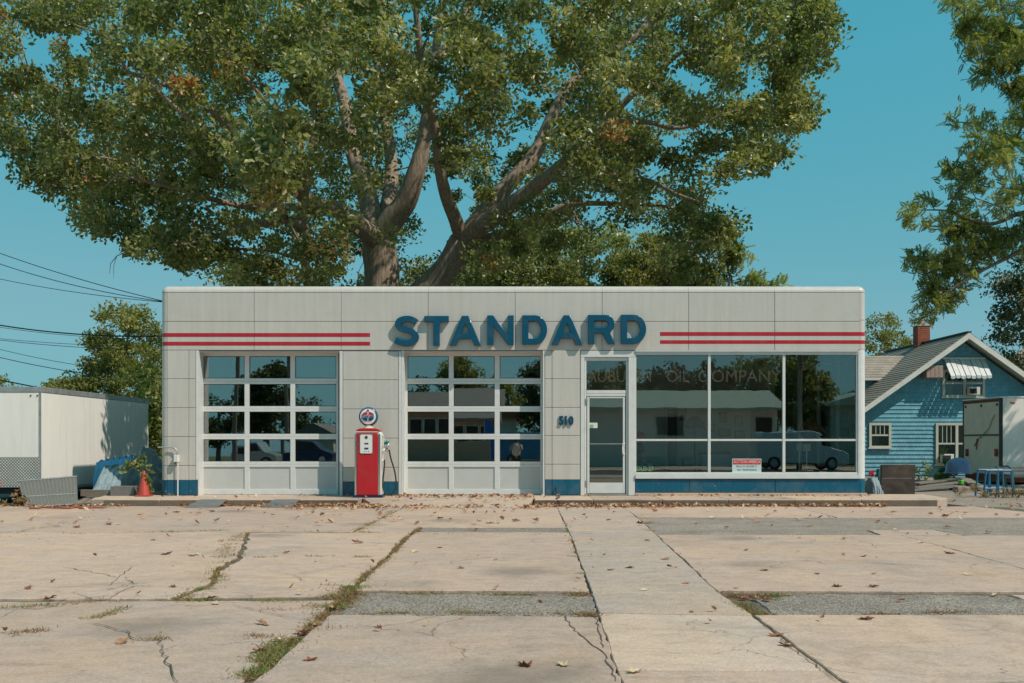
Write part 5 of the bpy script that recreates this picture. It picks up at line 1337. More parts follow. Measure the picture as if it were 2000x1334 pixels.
# vines and scrub
def scrub(name, label, centers, per, rad, size, leaf, hang=0, flat=1.0, cat='plant', group=None, stem=True):
    c = np.array(centers, float); base = c[c[:, 2].argmin()].copy(); base[2] = LOT-.02
    root = thing(name, label, cat, tuple(base), group)
    if stem:
        grow([([tuple(base), tuple(base*.5+c.mean(0)*.5), tuple(c.mean(0))], [.012, .009, .005])], c, twig=.003).build('stem', 'weed_leaf', root)
    V, T, ti = foliage(c, per, rad, size, flat=flat, hang=hang); fast_mesh('leaves', V, T, ti, leaf, root)['kind'] = 'stuff'
    return root
def cloud(px, py, Y, sx, sy, sz, n): 
    a, b_, c_ = P(px, py, Y); return np.stack([rng.normal(a, sx, n), rng.normal(b_, sy, n), np.maximum(LOT+.05, rng.normal(c_, sz, n))], 1)
scrub('vine_plant', 'green vine growing over the red cone', np.concatenate([cloud(288, 940, -.15, .05, .05, .14, 14), cloud(268, 907, .3, .12, .08, .05, 10)]), 16, .09, .09, 'locust_leaf')
scrub('shrub_growth', 'dense green undergrowth filling the gap beside the station corner', cloud(298, 830, 8.2, .45, .5, .9, 80), 60, .4, .14, 'locust_leaf', cat='shrub')
scrub('weed_clump', 'dry weed clump at the trailer wheel', cloud(35, 985, -1.3, .15, .1, .08, 9), 14, .1, .09, 'weed_leaf')
# power lines on the left
def wire(a, b_, sag, r_, lab, grp='overhead wires at the left'):
    A_, B_ = Vector(a), Vector(b_); pts = []
    for k in range(25):
        u = k/24; p = A_.lerp(B_, u); p.z -= sag*4*u*(1-u); pts.append(p)
    tag(MB().tube(pts, r_, 5).build('power_line', 'black', smooth=True), lab, 'wire', grp)
WS = [((-260, 385), (318, 588), 20, 12, .35, .014, 'highest overhead wire reaching the roof at the left corner'), ((-240, 410), (318, 589), 20, 12.5, .55, .014, 'second wire from the top sagging to the roof corner'),
      ((-240, 480), (318, 590), 22, 13, .35, .012, 'third wire from the top, almost flat near the roof corner'), ((-200, 590), (330, 656), 12, 9.5, .35, .022, 'thick black cable crossing in front of the leafy tree'),
      ((-200, 600), (260, 662), 26, 26, .3, .012, 'thin wire just under the thick black cable'), ((-200, 632), (255, 682), 26, 26, .25, .014, 'wire ending behind the leafy tree, upper of a pair'),
      ((-200, 636), (255, 676), 27, 27, .2, .012, 'wire ending behind the leafy tree, lower of a pair'), ((-200, 620), (250, 725), 28, 28, .4, .013, 'steep thin wire running down towards the leafy tree'),
      ((-200, 640), (250, 740), 28, 28, .35, .018, 'steep wire below, running into the foliage'), ((-200, 690), (330, 790), 20, 16, .3, .026, 'heavy low cable just above the trailer roof'), ((-200, 712), (110, 772), 30, 30, .2, .026, 'lowest cable dipping behind the trailer roof')]
for a, b_, Ya, Yb_, sag, rr_, lab in WS: wire(P(*a, Ya), P(*b_, Yb_), sag, rr_, lab)
up = thing('utility_pole', 'wooden utility pole beyond the left edge carrying the wires', 'utility pole', (P(-230, 500, 23)[0], 23, -.19))
xx = P(-230, 500, 23)[0]
MB().tube([(xx, 23, -.19), (xx, 23, 12.5)], [.17, .12], 10).build('post', 'old_wood', up, smooth='auto'); box('crossarm', 'old_wood', up, xx-.06, xx+.06, 21.6, 24.4, 11.6, 11.75)

# ================================================================== right: blue house
def coursemat(name, col, bw, rnd=.06):
    m, t, b = nodes(name); v = coords(t, world=True)
    br = N(t, 'ShaderNodeTexBrick'); mp = N(t, 'ShaderNodeMapping'); mp.inputs['Rotation'].default_value = (math.radians(90), 0, 0)
    t.links.new(v, mp.inputs[0]); t.links.new(mp.outputs[0], br.inputs['Vector'])
    br.inputs['Scale'].default_value = 1; br.inputs['Brick Width'].default_value = bw; br.inputs['Row Height'].default_value = .15; br.inputs['Mortar Size'].default_value = .005
    br.inputs['Color1'].default_value = (*[c*1.1 for c in col], 1); br.inputs['Color2'].default_value = (*[c*.86 for c in col], 1); br.inputs['Mortar'].default_value = (*[c*.55 for c in col], 1)
    c = mixc(t, 1.0, br.outputs['Color'], ramp(t, noise(t, 1.3, 6, .7, v), [(.3, .8), (.7, 1.1)]), 'MULTIPLY')
    fine = noise(t, 60, 3, .6, coords(t, world=True, scale=(1, 1, .15)))
    c = mixc(t, 1.0, c, ramp(t, fine, [(.3, .85), (.7, 1.08)]), 'MULTIPLY')
    t.links.new(c, b.inputs['Base Color']); b.inputs['Roughness'].default_value = .7; bump(t, b, fine, .4, .01)
coursemat('blue_shingle', (0.16, 0.42, 0.53), .13); coursemat('roof_shingle', (0.30, 0.25, 0.20), .3); coursemat('roof_shingle_pale', (0.34, 0.30, 0.25), .3)
pmat('soffit', (0.50, 0.50, 0.40), .6, .06); pmat('awning_white', (0.62, .64, .63), .45, .08, 6, .05, dirt=.25); pmat('window_trim', (0.55, 0.55, 0.46), .55, .06, 5, .1, dirt=.2); pmat('brick_chimney', (0.27, 0.085, 0.055), .9, .3, 9, .4)
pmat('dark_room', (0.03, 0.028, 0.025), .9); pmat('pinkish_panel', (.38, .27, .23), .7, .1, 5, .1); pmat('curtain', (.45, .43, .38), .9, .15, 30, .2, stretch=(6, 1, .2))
HYW, HYR, HYB = 16.0, 15.45, 23.6
pkx, pkz, SL = PX(1893, HYR), PZ(648, HYR), .71
hs2 = thing('blue_house', 'blue shingled gable house with brick chimney right of the station', 'house', (pkx, 19.5, -.19))
HALF = 4.15; ez = pkz - SL*HALF
wx0, wx1 = pkx - 3.75, pkx + 3.75; wt = lambda x: pkz - .30 - SL*abs(x-pkx)
mb = MB().prismy([(wx0, -.3), (wx1, -.3), (wx1, wt(wx1)), (pkx, wt(pkx)), (wx0, wt(wx0))], HYW+.06, HYB-.3); mb.build('wall', 'blue_shingle', hs2)
zc = -.25; k = 0
while zc < wt(pkx)-.05:
    h_ = .152; z1 = min(zc+h_, wt(pkx)-.01)
    def span(zz): 
        hh = (wt(pkx)-zz)/SL; return max(wx0, pkx-hh), min(wx1, pkx+hh)
    a0, a1 = span(zc); b0, b1 = span(z1)
    mb = MB(); yb0, yt0 = HYW-.002, HYW+.03
    mb.add([(a0, yb0, zc), (a1, yb0, zc), (b1, yt0, z1), (b0, yt0, z1), (a0, HYW+.055, zc), (a1, HYW+.055, zc), (b1, HYW+.055, z1), (b0, HYW+.055, z1)], [(0,1,2,3), (5,4,7,6), (1,0,4,5), (2,1,5,6), (3,2,6,7), (0,3,7,4)])
    mb.build('shingle_course', 'blue_shingle', hs2); zc += h_; k += 1
for sgn in (-1, 1):   # roof slopes with shingle courses
    ev = pkx + sgn*HALF; mb = MB(); pl = [(pkx, pkz-.04), (ev, ez-.04), (ev, ez-.15), (pkx, pkz-.15)]
    if sgn > 0: pl = pl[::-1]
    rf = mb.prismy(pl, HYR+.03, HYB).build('roof_deck', 'soffit', hs2)
    nC = 30; L_ = HALF
    for i in range(nC):
        u0, u1 = L_*i/nC, L_*(i+1)/nC
        x0, z0 = pkx+sgn*u0, pkz-SL*u0-.035; x1, z1 = pkx+sgn*u1, pkz-SL*u1-.035
        mb = MB(); q4 = [(x0, z0), (x1, z1), (x1, z1+.034), (x0, z0+.012)]
        if sgn < 0: q4 = q4[::-1]
        mb.prismy(q4[::-1], HYR, HYB+.02).build('roof_course', 'roof_shingle', rf)
    # rake board and soffit edge
    q4 = [(pkx, pkz-.042), (ev, ez-.042), (ev, ez-.25), (pkx, pkz-.25)]
    if sgn > 0: q4 = q4[::-1]
    MB().prismy(q4, HYR-.012, HYR+.028).build('rake_board', 'white_paint', hs2)
    MB().box(ev-.03 if sgn > 0 else ev, ev if sgn > 0 else ev+.03, HYR+.03, HYB, ez-.26, ez-.05).build('fascia', 'white_paint', hs2)
box('ridge_cap', 'black', hs2, pkx-.09, pkx+.09, HYR, HYB, pkz-.03, pkz+.022)
cy_ = 19.7; cw = .24
chim = box('chimney', 'brick_chimney', hs2, pkx-cw, pkx+cw, cy_-cw, cy_+cw, pkz-.4, PZ(638, cy_))
# brick courses as slightly proud bands
for i in range(10):
    zz = pkz-.1 + i*.075
    if zz+.06 < PZ(638, cy_): box('brick_course', 'brick_red', chim, pkx-cw-.008, pkx+cw+.008, cy_-cw-.008, cy_+cw+.008, zz, zz+.062)
box('chimney_cap', 'pavement', chim, pkx-cw-.03, pkx+cw+.03, cy_-cw-.03, cy_+cw+.03, PZ(638, cy_), PZ(636, cy_)); box('flue', 'pinkish_panel', chim, pkx-.12, pkx+.12, cy_-.12, cy_+.12, PZ(636, cy_), PZ(628, cy_))
# side dormer
dxr, dzr, dyr = 15.9, 4.6, 19.6
dm = MB().prismx([(18.5, 3.0), (20.7, 3.0), (20.7, 3.75), (dyr, 4.5), (18.5, 3.75)], 12.6, 15.9).build('dormer', 'blue_shingle', hs2)
for i in range(9):
    u0, u1 = i/9, (i+1)/9; y0, y1 = dyr-1.3*u0, dyr-1.3*u1; z0, z1 = dzr-.95*u0, dzr-.95*u1
    MB().prismx([(y0, z0), (y0, z0+.012), (y1, z1+.035), (y1, z1)], 12.2, dxr-1.25*u0).build('roof_course', 'roof_shingle_pale', dm)
MB().prismx([(dyr, dzr), (dyr, dzr+.012), (dyr+1.3, dzr-.95), (dyr+1.3, dzr-.985)], 12.2, dxr).build('roof_back', 'roof_shingle_pale', dm)
box('fascia', 'white_paint', dm, 12.2, 14.55, dyr-1.33, dyr-1.30, dzr-1.06, dzr-.955)
def hwin(x0, x1, y0, y1, lab, split=None, curtain=True, bars=0):
    wd = thing_part = MB()
    xa, xb, za, zb_ = PX(x0, HYW), PX(x1, HYW), PZ(y1, HYW), PZ(y0, HYW); fw = .09
    wd.box(xa, xb, HYW-.05, HYW+.0, zb_-fw, zb_).box(xa, xb, HYW-.05, HYW+.0, za, za+fw*.7).box(xa, xa+fw, HYW-.05, HYW, za+fw*.7+.001, zb_-fw-.001).box(xb-fw, xb, HYW-.05, HYW, za+fw*.7+.001, zb_-fw-.001)
    o = wd.build('window', 'window_trim', hs2); o['label'] = lab
    cells = [(xa+fw, xb-fw)] if split is None else [(xa+fw, PX(split, HYW)-.05), (PX(split, HYW)+.05, xb-fw)]
    if split is not None: box('mullion', 'window_trim', o, PX(split, HYW)-.05, PX(split, HYW)+.05, HYW-.048, HYW, za+fw*.7+.001, zb_-fw-.001)
    for a, b_ in cells:
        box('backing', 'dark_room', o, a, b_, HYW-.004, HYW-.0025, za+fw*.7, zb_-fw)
        if curtain: box('curtain', 'curtain', o, a, a+(b_-a)*.45, HYW-.010, HYW-.007, za+fw*.7, zb_-fw)
        box('pane', 'house_glass', o, a, b_, HYW-.02, HYW-.016, za+fw*.7, zb_-fw)
        zm = (za+zb_)/2
        box('sash_rail', 'window_trim', o, a, b_, HYW-.035, HYW-.021, zm-.03, zm+.03)
        for k in range(bars):
            xm = a + (b_-a)*(k+1)/(bars+1); box('muntin', 'window_trim', o, xm-.012, xm+.012, HYW-.032, HYW-.021, zm+.031, zb_-fw-.001)
    MB().box(xa-.05, xb+.05, HYW-.09, HYW-.051, za-.05, za+.0).build('sill', 'window_trim', o)
    return o
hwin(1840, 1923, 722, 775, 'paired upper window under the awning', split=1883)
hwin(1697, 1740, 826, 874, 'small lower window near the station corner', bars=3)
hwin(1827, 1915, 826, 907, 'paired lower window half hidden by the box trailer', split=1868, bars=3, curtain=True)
for lab, x0, x1, y0, y1 in (('white air conditioner hanging in the upper right window sash', 1892, 1913, 756, 771), ('white air conditioner low in the ground-floor window', 1839, 1862, 887, 904)):
    ac = thing('air_conditioner', lab, 'air conditioner', (PX((x0+x1)/2, HYW), HYW-.15, PZ(y1, HYW)), 'window air conditioners')
    box('case', 'white_paint', ac, PX(x0, 15.8), PX(x1, 15.8), HYW-.26, HYW-.037, PZ(y1, 15.8), PZ(y0, 15.8), bevel=.01); box('grille', 'dark_room', ac, PX(x0+3, 15.7), PX(x1-4, 15.7), HYW-.268, HYW-.261, PZ(y1-2.5, 15.7), PZ(y0+2.5, 15.7))
aw = MB().box(PX(1840, HYW), PX(1923, HYW), HYW-.06, HYW-.003, PZ(702, HYW), PZ(698.5, HYW)).build('awning', 'awning_white', hs2)
for k in range(8):
    xa = PX(1843+k*10.0, HYW); xb = xa+.165; ya, yb_ = HYW-.062, HYW-.62; z0, z1 = PZ(702.5, HYW), PZ(734, 15.4)
    mb = MB(); up_ = .02 if k % 2 else 0
    mb.add([(xa, ya, z0+up_), (xb, ya, z0+up_), (xb, yb_, z1+up_), (xa, yb_, z1+up_), (xa, ya, z0+up_-.012), (xb, ya, z0+up_-.012), (xb, yb_, z1+up_-.012), (xa, yb_, z1+up_-.012)], [(3,2,1,0), (4,5,6,7), (0,1,5,4), (1,2,6,5), (2,3,7,6), (3,0,4,7)])
    mb.add([(xa, yb_-.003, z1+up_), (xb, yb_-.003, z1+up_), (xb, yb_-.003, z1-.09+up_), ((xa+xb)/2, yb_-.003, z1-.12+up_), (xa, yb_-.003, z1-.09+up_), (xa, yb_+.006, z1+up_), (xb, yb_+.006, z1+up_), (xb, yb_+.006, z1-.09+up_), ((xa+xb)/2, yb_+.006, z1-.12+up_), (xa, yb_+.006, z1-.09+up_)], [(4,3,2,1,0), (5,6,7,8,9)])
    mb.build('slat', 'awning_white', aw)
wb = thing('wall_box', 'pinkish panelled box fixed high on the gable beside the awning', 'box', (PX(1825, HYW), HYW-.2, PZ(738, HYW)))
box('case', 'pinkish_panel', wb, PX(1809, 15.6), PX(1842, 15.6), HYW-.4, HYW-.003, PZ(738, 15.6), PZ(714, 15.6), bevel=.01)
for k in range(4): box('board', 'pinkish_panel', wb, PX(1810+k*8, 15.6), PX(1817.2+k*8, 15.6), HYW-.418, HYW-.402, PZ(737, 15.6), PZ(715, 15.6))
# ---- box trailer on the right
BTX, BTY, BTY2 = PX(1954.5, 8.4), 8.4, 10.85; zt_, zb_ = PZ(775, 8.4), PZ(928, 8.4)
pmat('box_door', (0.90, 0.68, 0.52), .55, .08, 3, .05, dirt=.25, dirtcol=(.3,.2,.12)); pmat('rust', (0.20, 0.06, 0.03), .85, .4, 8, .4)
bt2 = thing('box_trailer', 'white box trailer with rust-edged closed rear door beside the blue house', 'trailer', (BTX+3, 9.6, LOT))
box('body', 'trailer_white', bt2, BTX+.05, BTX+6.5, BTY, BTY2, zb_, zt_-.03, bevel=.01)
rd = box('rear_door', 'box_door', bt2, BTX, BTX+.049, BTY+.10, BTY2-.06, zb_+.02, zt_-.13, bevel=.006)
box('rear_post', 'black', bt2, BTX-.012, BTX+.06, BTY-.012, BTY+.095, zb_, zt_-.02, bevel=.005); box('rear_post', 'rust', bt2, BTX-.01, BTX+.049, BTY2-.058, BTY2+.01, zb_, zt_-.02)
box('header', 'rust', bt2, BTX-.012, BTX+.049, BTY+.1, BTY2-.06, zt_-.125, zt_-.05, bevel=.005); box('roof_edge', 'trailer_white', bt2, BTX-.015, BTX+6.5, BTY-.015, BTY2+.015, zt_-.028, zt_+.01, bevel=.008)
box('lock_bar', 'black', rd, BTX-.03, BTX-.003, BTY+.12, BTY2-.05, PZ(851, 8.9), PZ(848, 8.9)); 
MB().tube([(BTX-.02, BTY+.35, PZ(810, 8.8)), (BTX-.03, BTY+.7, PZ(838, 9)), (BTX-.02, BTY+1.35, PZ(857, 9.6))], .012, 5).build('strap', 'pinkish_panel', rd)
MB().lathe([(.01, -.02), (.055, -.015), (.055, 0)], (BTX-.004, BTY+1.45, PZ(860, 9.8)), 12, 'x').build('seal', 'rust', rd)
MB().tube([(BTX-.02, BTY+1.45, PZ(862, 9.8)), (BTX-.02, BTY+1.65, PZ(872, 9.8))], .014, 5).tube([(BTX-.02, BTY+1.45, PZ(862, 9.8)), (BTX-.02, BTY+1.5, PZ(878, 9.8))], .014, 5).build('strap_end', 'rust', rd)
for yy in (BTY+.25, BTY2-.3): 
    lpz = PZ(884, yy); o = box('tail_lamp', 'rust', bt2, BTX-.03, BTX-.003, yy-.09, yy+.09, lpz-.11, lpz+.11, bevel=.01); MB().lathe([(.06, 0), (.055, -.02), (.01, -.03)], (BTX-.03, yy, lpz), 14, 'x').build('lens', 'print_red', o)
for yy in (BTY+.2, BTY+1.2, BTY2-.2): MB().lathe([(.04, 0), (.04, -.025)], (BTX-.003 + .0, yy, zt_-.22), 10, 'x').build('bumper_stop', 'black', bt2)
MB().box(BTX+.28, BTX+.42, BTY-.018, BTY-.0005, PZ(788, 8.4), PZ(785.5, 8.4)).build('marker_lamp', 'print_red', bt2, bevel=.006)
box('under_frame', 'rust', bt2, BTX+.02, BTX+6.4, BTY+.1, BTY2-.1, zb_-.22, zb_-.003); box('sill_rail', 'galvanised', bt2, BTX+.1, BTX+6.5, BTY-.012, BTY+.05, zb_-.03, zb_+.03)
for x in (BTX+3.2, BTX+4.1):
    for y in (BTY+.15, BTY2-.15):
        wh = MB().lathe([(.1, -.1), (.3, -.1), (.33, -.05), (.33, .05), (.3, .1), (.1, .1)], (x, y, LOT+.26), 18, 'y').build('wheel', 'rubber', bt2, smooth='auto'); MB().lathe([(.04, -.105), (.18, -.11), (.18, .11), (.04, .105)], (x, y, LOT+.26), 12, 'y').build('rim', 'galvanised', wh)
# ---- odds and ends along the right
pmat('sooty_steel', (0.045, 0.032, 0.026), .6, .5, 2.2, .2, dirt=.7, dirtcol=(.20, .12, .07)); pmat('blue_metal', (0.01, 0.15, 0.30), .4, .12, 6, .1, dirt=.25); pmat('bench_green', (0.035, 0.10, 0.095), .5); pmat('dome_blue', (0.12, 0.19, 0.33), .3, .12, 4, .05)
Y = 2.6
sb = thing('steel_panel', 'black sooty steel panel standing upright at the station corner', 'panel', (PX(1755, Y), Y, LOT))
box('plate', 'sooty_steel', sb, PX(1722, Y), PX(1788, Y), Y, Y+.04, PZ(933.5, Y), PZ(907.5, Y), bevel=.006); box('plate', 'sooty_steel', sb, PX(1721, Y), PX(1787, Y), Y-.004, Y+.04, LOT, PZ(934, Y), bevel=.006)
for x in (1724, 1786): box('post', 'black', sb, PX(x, Y)-.02, PX(x, Y)+.02, Y+.041, Y+.1, LOT, PZ(908, Y))
Y = 7.0; dome = thing('plastic_dome', 'blue-grey upturned dome tub on the lumber pile', 'tub', (PX(1870, Y), Y, .24))
rD = 24*(Y-CY)/F
MB().lathe([(rD*1.12, 0), (rD*1.12, .03), (rD, .05), (rD*.97, .2)] + [(rD*.96*math.cos(a), .2+rD*.72*math.sin(a)) for a in [math.pi/2*k/9 for k in range(1, 9)]] + [(.01, .2+rD*.72)], (PX(1872, Y), Y, .24), 28).build('shell', 'dome_blue', dome, smooth='auto')
nblk = 0
lum = [((1786, 946, 5.5), (1880, 935, 6.5), .30, 'old_wood', 'long brown board on top of the pile under the dome'), ((1786, 955, 4.8), (1884, 942, 6.0), .28, 'old_wood', 'second long board of the pile beside the steel panel'), ((1770, 960, 4.2), (1880, 950, 5.4), .24, 'grey_board', 'grey board lowest in the pile beside the steel panel'), ((1885, 937, 5.8), (1920, 957, 4.6), .26, 'old_wood', 'brown board slanting to the ground by the trailer door'), ((1895, 945, 5.2), (1945, 956, 4.9), .22, 'grey_board', 'pale board beneath the blue stand')]
for (a0, b0, y0), (a1, b1, y1), wd, mt, lab in lum:
    A_, B_ = Vector(P(a0, b0, y0)), Vector(P(a1, b1, y1)); dv = (B_-A_).normalized(); sd = dv.cross(Vector((0, 0, 1))).normalized()*wd/2; up_ = Vector((0, 0, .04))
    mb = MB(); bs = [A_+sd, B_+sd, B_-sd, A_-sd]; mb.add([tuple(p) for p in bs] + [tuple(p+up_) for p in bs], [(3,2,1,0), (4,5,6,7), (0,1,5,4), (1,2,6,5), (2,3,7,6), (3,0,4,7)])
    o = mb.build('lumber_board', mt); tag(o, lab, 'board', 'lumber pile at the right')
    for u_ in (.15, .85):
        p = A_.lerp(B_, u_)
        if p.z > LOT+.06: 
            bk = MB().box(p.x-.1, p.x+.1, p.y-.1, p.y+.1, LOT-.03, p.z-.003); nblk += 1; tag(bk.build('support_block', 'block_grey'), 'rough block propping the lumber pile, %s of those under its boards' % ORD[nblk-1], 'block', 'blocks under the lumber')
Y = 4.2; tag(MB().box(PX(1871, Y), PX(1903, Y), Y, Y+.3, LOT-.03, PZ(951, Y)).build('foam_block', 'pinkish_panel', bevel=.01), 'pink foam slab lying in front of the lumber pile', 'slab')
tag(MB().box(PX(1887, 5.0), PX(1894, 5.0), 5.3, 5.5, .0, PZ(939, 5.0)).build('green_can', pmat('lime', (.12, .5, .04), .4), bevel=.02), 'bright green can on the slanting board', 'can')
# blue stand: pair of tubular frames
Y = 1.8; bs_ = thing('blue_stand', 'bright blue tubular steel stand beside the box trailer', 'stand', (PX(1948, Y), Y, LOT))
def bar(name, a, b_, r_=.02, mt='blue_metal', par=None): return MB().tube([a, b_], r_, 7).build(name, mt, par)
for (a, b_) in ((1926, 1948), (1950, 1975)):
    for yy, dx in ((Y, 0), (Y+.5, 4)):
        for px, lean_ in ((a, -5), (b_, 3)):
            tpz = PZ(919, Y); bar('leg', (PX(px+dx, Y), yy, tpz), (PX(px+lean_+dx, Y), yy, LOT), .022, par=bs_)
        bar('top_bar', (PX(a+dx, Y), yy, PZ(919, Y)), (PX(b_+dx, Y), yy, PZ(919, Y)), .024, par=bs_); bar('stretcher', (PX(a-3+dx, Y), yy, PZ(954, Y)), (PX(b_+2+dx, Y), yy, PZ(954, Y)), .018, par=bs_)
for px in (1926, 1975): bar('cross_bar', (PX(px, Y), Y, PZ(919.5, Y)), (PX(px+4, Y), Y+.5, PZ(919.5, Y)), .02, par=bs_)
# green park bench at the edge
Y = 3.0; bn_ = thing('park_bench', 'dark green cast-iron bench with wooden slats at the right edge', 'bench', (PX(2040, Y), Y, LOT))
xs_ = [PX(1972, Y), PX(2090, Y)]
for x in xs_:
    bar('leg', (x+.1, Y-.05, LOT), (x+.06, Y, .30), .028, 'bench_green', bn_); bar('leg', (x+.16, Y+.4, LOT), (x+.06, Y+.4, .30), .028, 'bench_green', bn_); bar('back_post', (x+.06, Y+.4, .30), (x-.06, Y+.55, PZ(911, Y)), .024, 'bench_green', bn_)
    MB().tube(catmull([(x+.06, Y, .3), (x+.03, Y-.05, .45), (x, Y+.1, .54), (x-.01, Y+.4, .52)], 4), .022, 7).build('armrest', 'bench_green', bn_, smooth=True); bar('seat_rail', (x+.06, Y-.02, .30), (x+.06, Y+.42, .30), .024, 'bench_green', bn_)
for k in range(4): box('seat_slat', 'grey_board', bn_, xs_[0], xs_[1]+.1, Y+.02+.1*k, Y+.1+.1*k, .325, .35)
for k in range(4): zz = PZ(936-6.3*k, Y); box('back_slat', 'grey_board', bn_, xs_[0]-.02, xs_[1]+.1, Y+.44+.022*k, Y+.465+.022*k, zz, zz+.055)
scrub('scrub_plant', 'dark leafy plant growing beside the dome tub', cloud(1845, 925, 11, .12, .1, .28, 16), 40, .16, .1, 'locust_leaf'); scrub('weed_plant', 'pale feathery weeds against the blue shingles', cloud(1808, 925, 12, .25, .15, .2, 18), 22, .14, .07, 'locust_leaf')
for k, (px, py, lab) in enumerate(((1960, 962, 'tuft of dry weeds under the blue stand'), (1905, 958, 'tuft of dry weeds in front of the pink slab'), (1990, 965, 'tuft of dry weeds under the bench'))): scrub('dry_weed', lab, cloud(px, py, 1.7, .18, .1, .05, 12), 40, .07, .035, 'weed_leaf', group='dry weeds on the right')
bag = drape(PX(1694, 2.2), PX(1720, 2.2), 1.9, 2.6, lambda u, v_: .42*bumpf(u, 0, 1, .3)**.6*bumpf(v_, 0, 1.1, .35)**.6, 20, 16, 4).build('rubbish_bag', 'grey_tarp', smooth=True); tag(bag, 'crumpled bag of scrap beside the station corner', 'bag')
tag(MB().prismy([(PX(1697, 2.8), .1), (PX(1706, 2.8), .1), (PX(1707, 2.8), PZ(918, 2.8)), (PX(1699, 2.8), PZ(920, 2.8))], 2.8, 2.86).build('red_board', 'print_red'), 'narrow red board leaning behind the scrap bag', 'board')
tag(MB().lathe([(.1, 0), (.12, .3), (.05, .52), (.05, .6)], (PX(1716, 3.2), 3.2, LOT), 12).build('gas_cylinder', 'bench_green', smooth='auto'), 'teal cylinder behind the black steel panel', 'cylinder')
# gravelly driveway on the right
mb = MB().slab(rough_edge([(9.0, -1.4), (14.6, -2.9), (40, -2.5), (40, 14), (8.9, 14), (8.95, .6)], .05, .5, 3), LOT-.05, LOT-.012)
tag(mb.build('driveway', 'asphalt_old'), 'worn gravelly asphalt drive beside the station', kind='structure')

# ================================================================== fallen leaves
def dry_leaf(seed):
    rr = random.Random(seed); out = []; n = 14
    for k in range(n):
        a = 2*math.pi*k/n; rad = (1.0 if k % 2 == 0 else .58)*rr.uniform(.8, 1.1); x, y = .55*rad*math.cos(a), .36*rad*math.sin(a)
        out.append((x, y, .30*abs(y)*rr.uniform(.6, 1.6) + .22*x*x*rr.uniform(.3, 1.6) + rr.uniform(0, .05)))
    v_ = [(0, 0, .02)] + out; f_ = [(0, 1+k, 1+(k+1) % n) for k in range(n)]
    return np.array(v_), np.array(f_)
DL = [dry_leaf(s_) for s_ in range(5)]
lmesh = []
for i, (v_, f_) in enumerate(DL):
    for tn in (.1, .3, .55, .95):
        me = bpy.data.meshes.new('fallen_leaf'); me.from_pydata([tuple(x) for x in v_], [], [tuple(int(q) for q in x) for x in f_]); at = me.attributes.new('tint', 'FLOAT', 'POINT'); at.data.foreach_set('value', np.clip(np.full(len(v_), tn) + rng.normal(0, .08, len(v_)), 0, 1).astype(np.float32)); me.materials.append(M['dry_leaf']); lmesh.append(me)
spots = [(343,1001),(414,1000),(212,1025),(229,1025),(375,1086),(385,1084),(94,1171),(411,1169),(422,1179),(238,1254),(511,1218),(521,1220),(504,1272),(515,1270),(607,1290),(651,1188),(324,1083),(625,1020),(432,1057),(338,1146),(764,1008),(783,1015),(860,1013),(925,1025),(936,1018),(957,1022),(973,1022),(1007,1018),(699,1060),(810,1078),(859,1070),(614,1220),(618,1222),(590,1236),(545,1252),(1027,1301),(1191,1114),(1189,1016),(930,1035),(1268,1021),(1264,1056),(1300,1093),(1230,1110),(1320,1109),(1458,1075),(1494,1114),(1596,1121),(1708,1121),(1640,1145),(1632,1146),(1890,1123),(1946,1162),(1760,1173),(1260,1153),(1692,1210),(1516,1242),(1534,1261),(1240,1313),(1582,1027),(1714,1019),(1752,1036),(1650,1053),(1688,1087),(1856,1082),(1706,1147),(1392,1012),(1560,1015),(1988,1006),(1800,1060),(55,1150),(300,1055),(150,1030),(560,1080),(1850,1030),(1930,1040),(1420,1030),(1480,1020),(1340,1140),(1100,1300),(900,1110),(1480,1170),(1500,1172),(1455,1168),(1440,1160)]
r = random.Random(21)
LC = {}; picks = []
for px, py in sorted(spots):
    k = r.randrange(len(lmesh)); X_ = G(px, py)[0]
    zone = 'left of the weedy joint' if X_ < -1.4 else 'between weedy joint and walk' if X_ < .7 else 'on the pale walk' if X_ < 1.9 else 'right of the walk'
    dist = 'near the kerb' if py < 1040 else 'midway' if py < 1150 else 'nearest the camera'
    col_ = ('dark red', 'russet', 'tan', 'pale cream')[k % 4]; key = (col_, zone, dist); LC[key] = LC.get(key, 0) + 1; picks.append((px, py, k, key, LC[key]))
for px, py, k, key, n_ in picks:
    a = G(px, py, LOT+.004); o = bpy.data.objects.new('fallen_leaf', lmesh[k]); COL.objects.link(o); o.location = a
    s_ = r.uniform(.085, .145) if py > 1060 else r.uniform(.12, .18); o.scale = (s_, s_*r.uniform(.6, 1.1), s_*r.uniform(.7, 1.5)); o.rotation_euler = (r.uniform(-.15, .15), r.uniform(-.15, .15), r.uniform(0, 6.28))
    tag(o, '%s leaf %s, %s' % (key[0], key[1], key[2]) + (', %s from the left' % ORD[n_-1] if LC[key] > 1 else ''), 'leaf', 'dry leaves scattered over the lot')
LV, LT, LTi = [], [], []; off = 0
def litter(n, fx, fy, zz, smin=.06, smax=.12):
    global off
    for _ in range(n):
        v_, f_ = DL[r.randrange(5)]; s_ = r.uniform(smin, smax); e = Euler((r.uniform(-.7, .7), r.uniform(-.7, .7), r.uniform(0, 6.28))).to_matrix(); R_ = np.array(e)
        p = np.array([fx(), fy(), zz + r.uniform(.0, .03)]); LV.append(v_*s_*np.array([1, 1, 1.5]) @ R_.T + p); LT.append(f_+off); off += len(v_); LTi.append(np.full(len(v_), min(1, max(0, r.gauss(.52, .3)))))
gy = lambda a, s_: (lambda: a - abs(r.gauss(0, s_)))
litter(560, lambda: r.uniform(.45, 7.3), gy(FY-.04, .13), LOT+.012)
litter(260, lambda: r.uniform(.3, 3.2), gy(FY-.1, .35), LOT+.012)
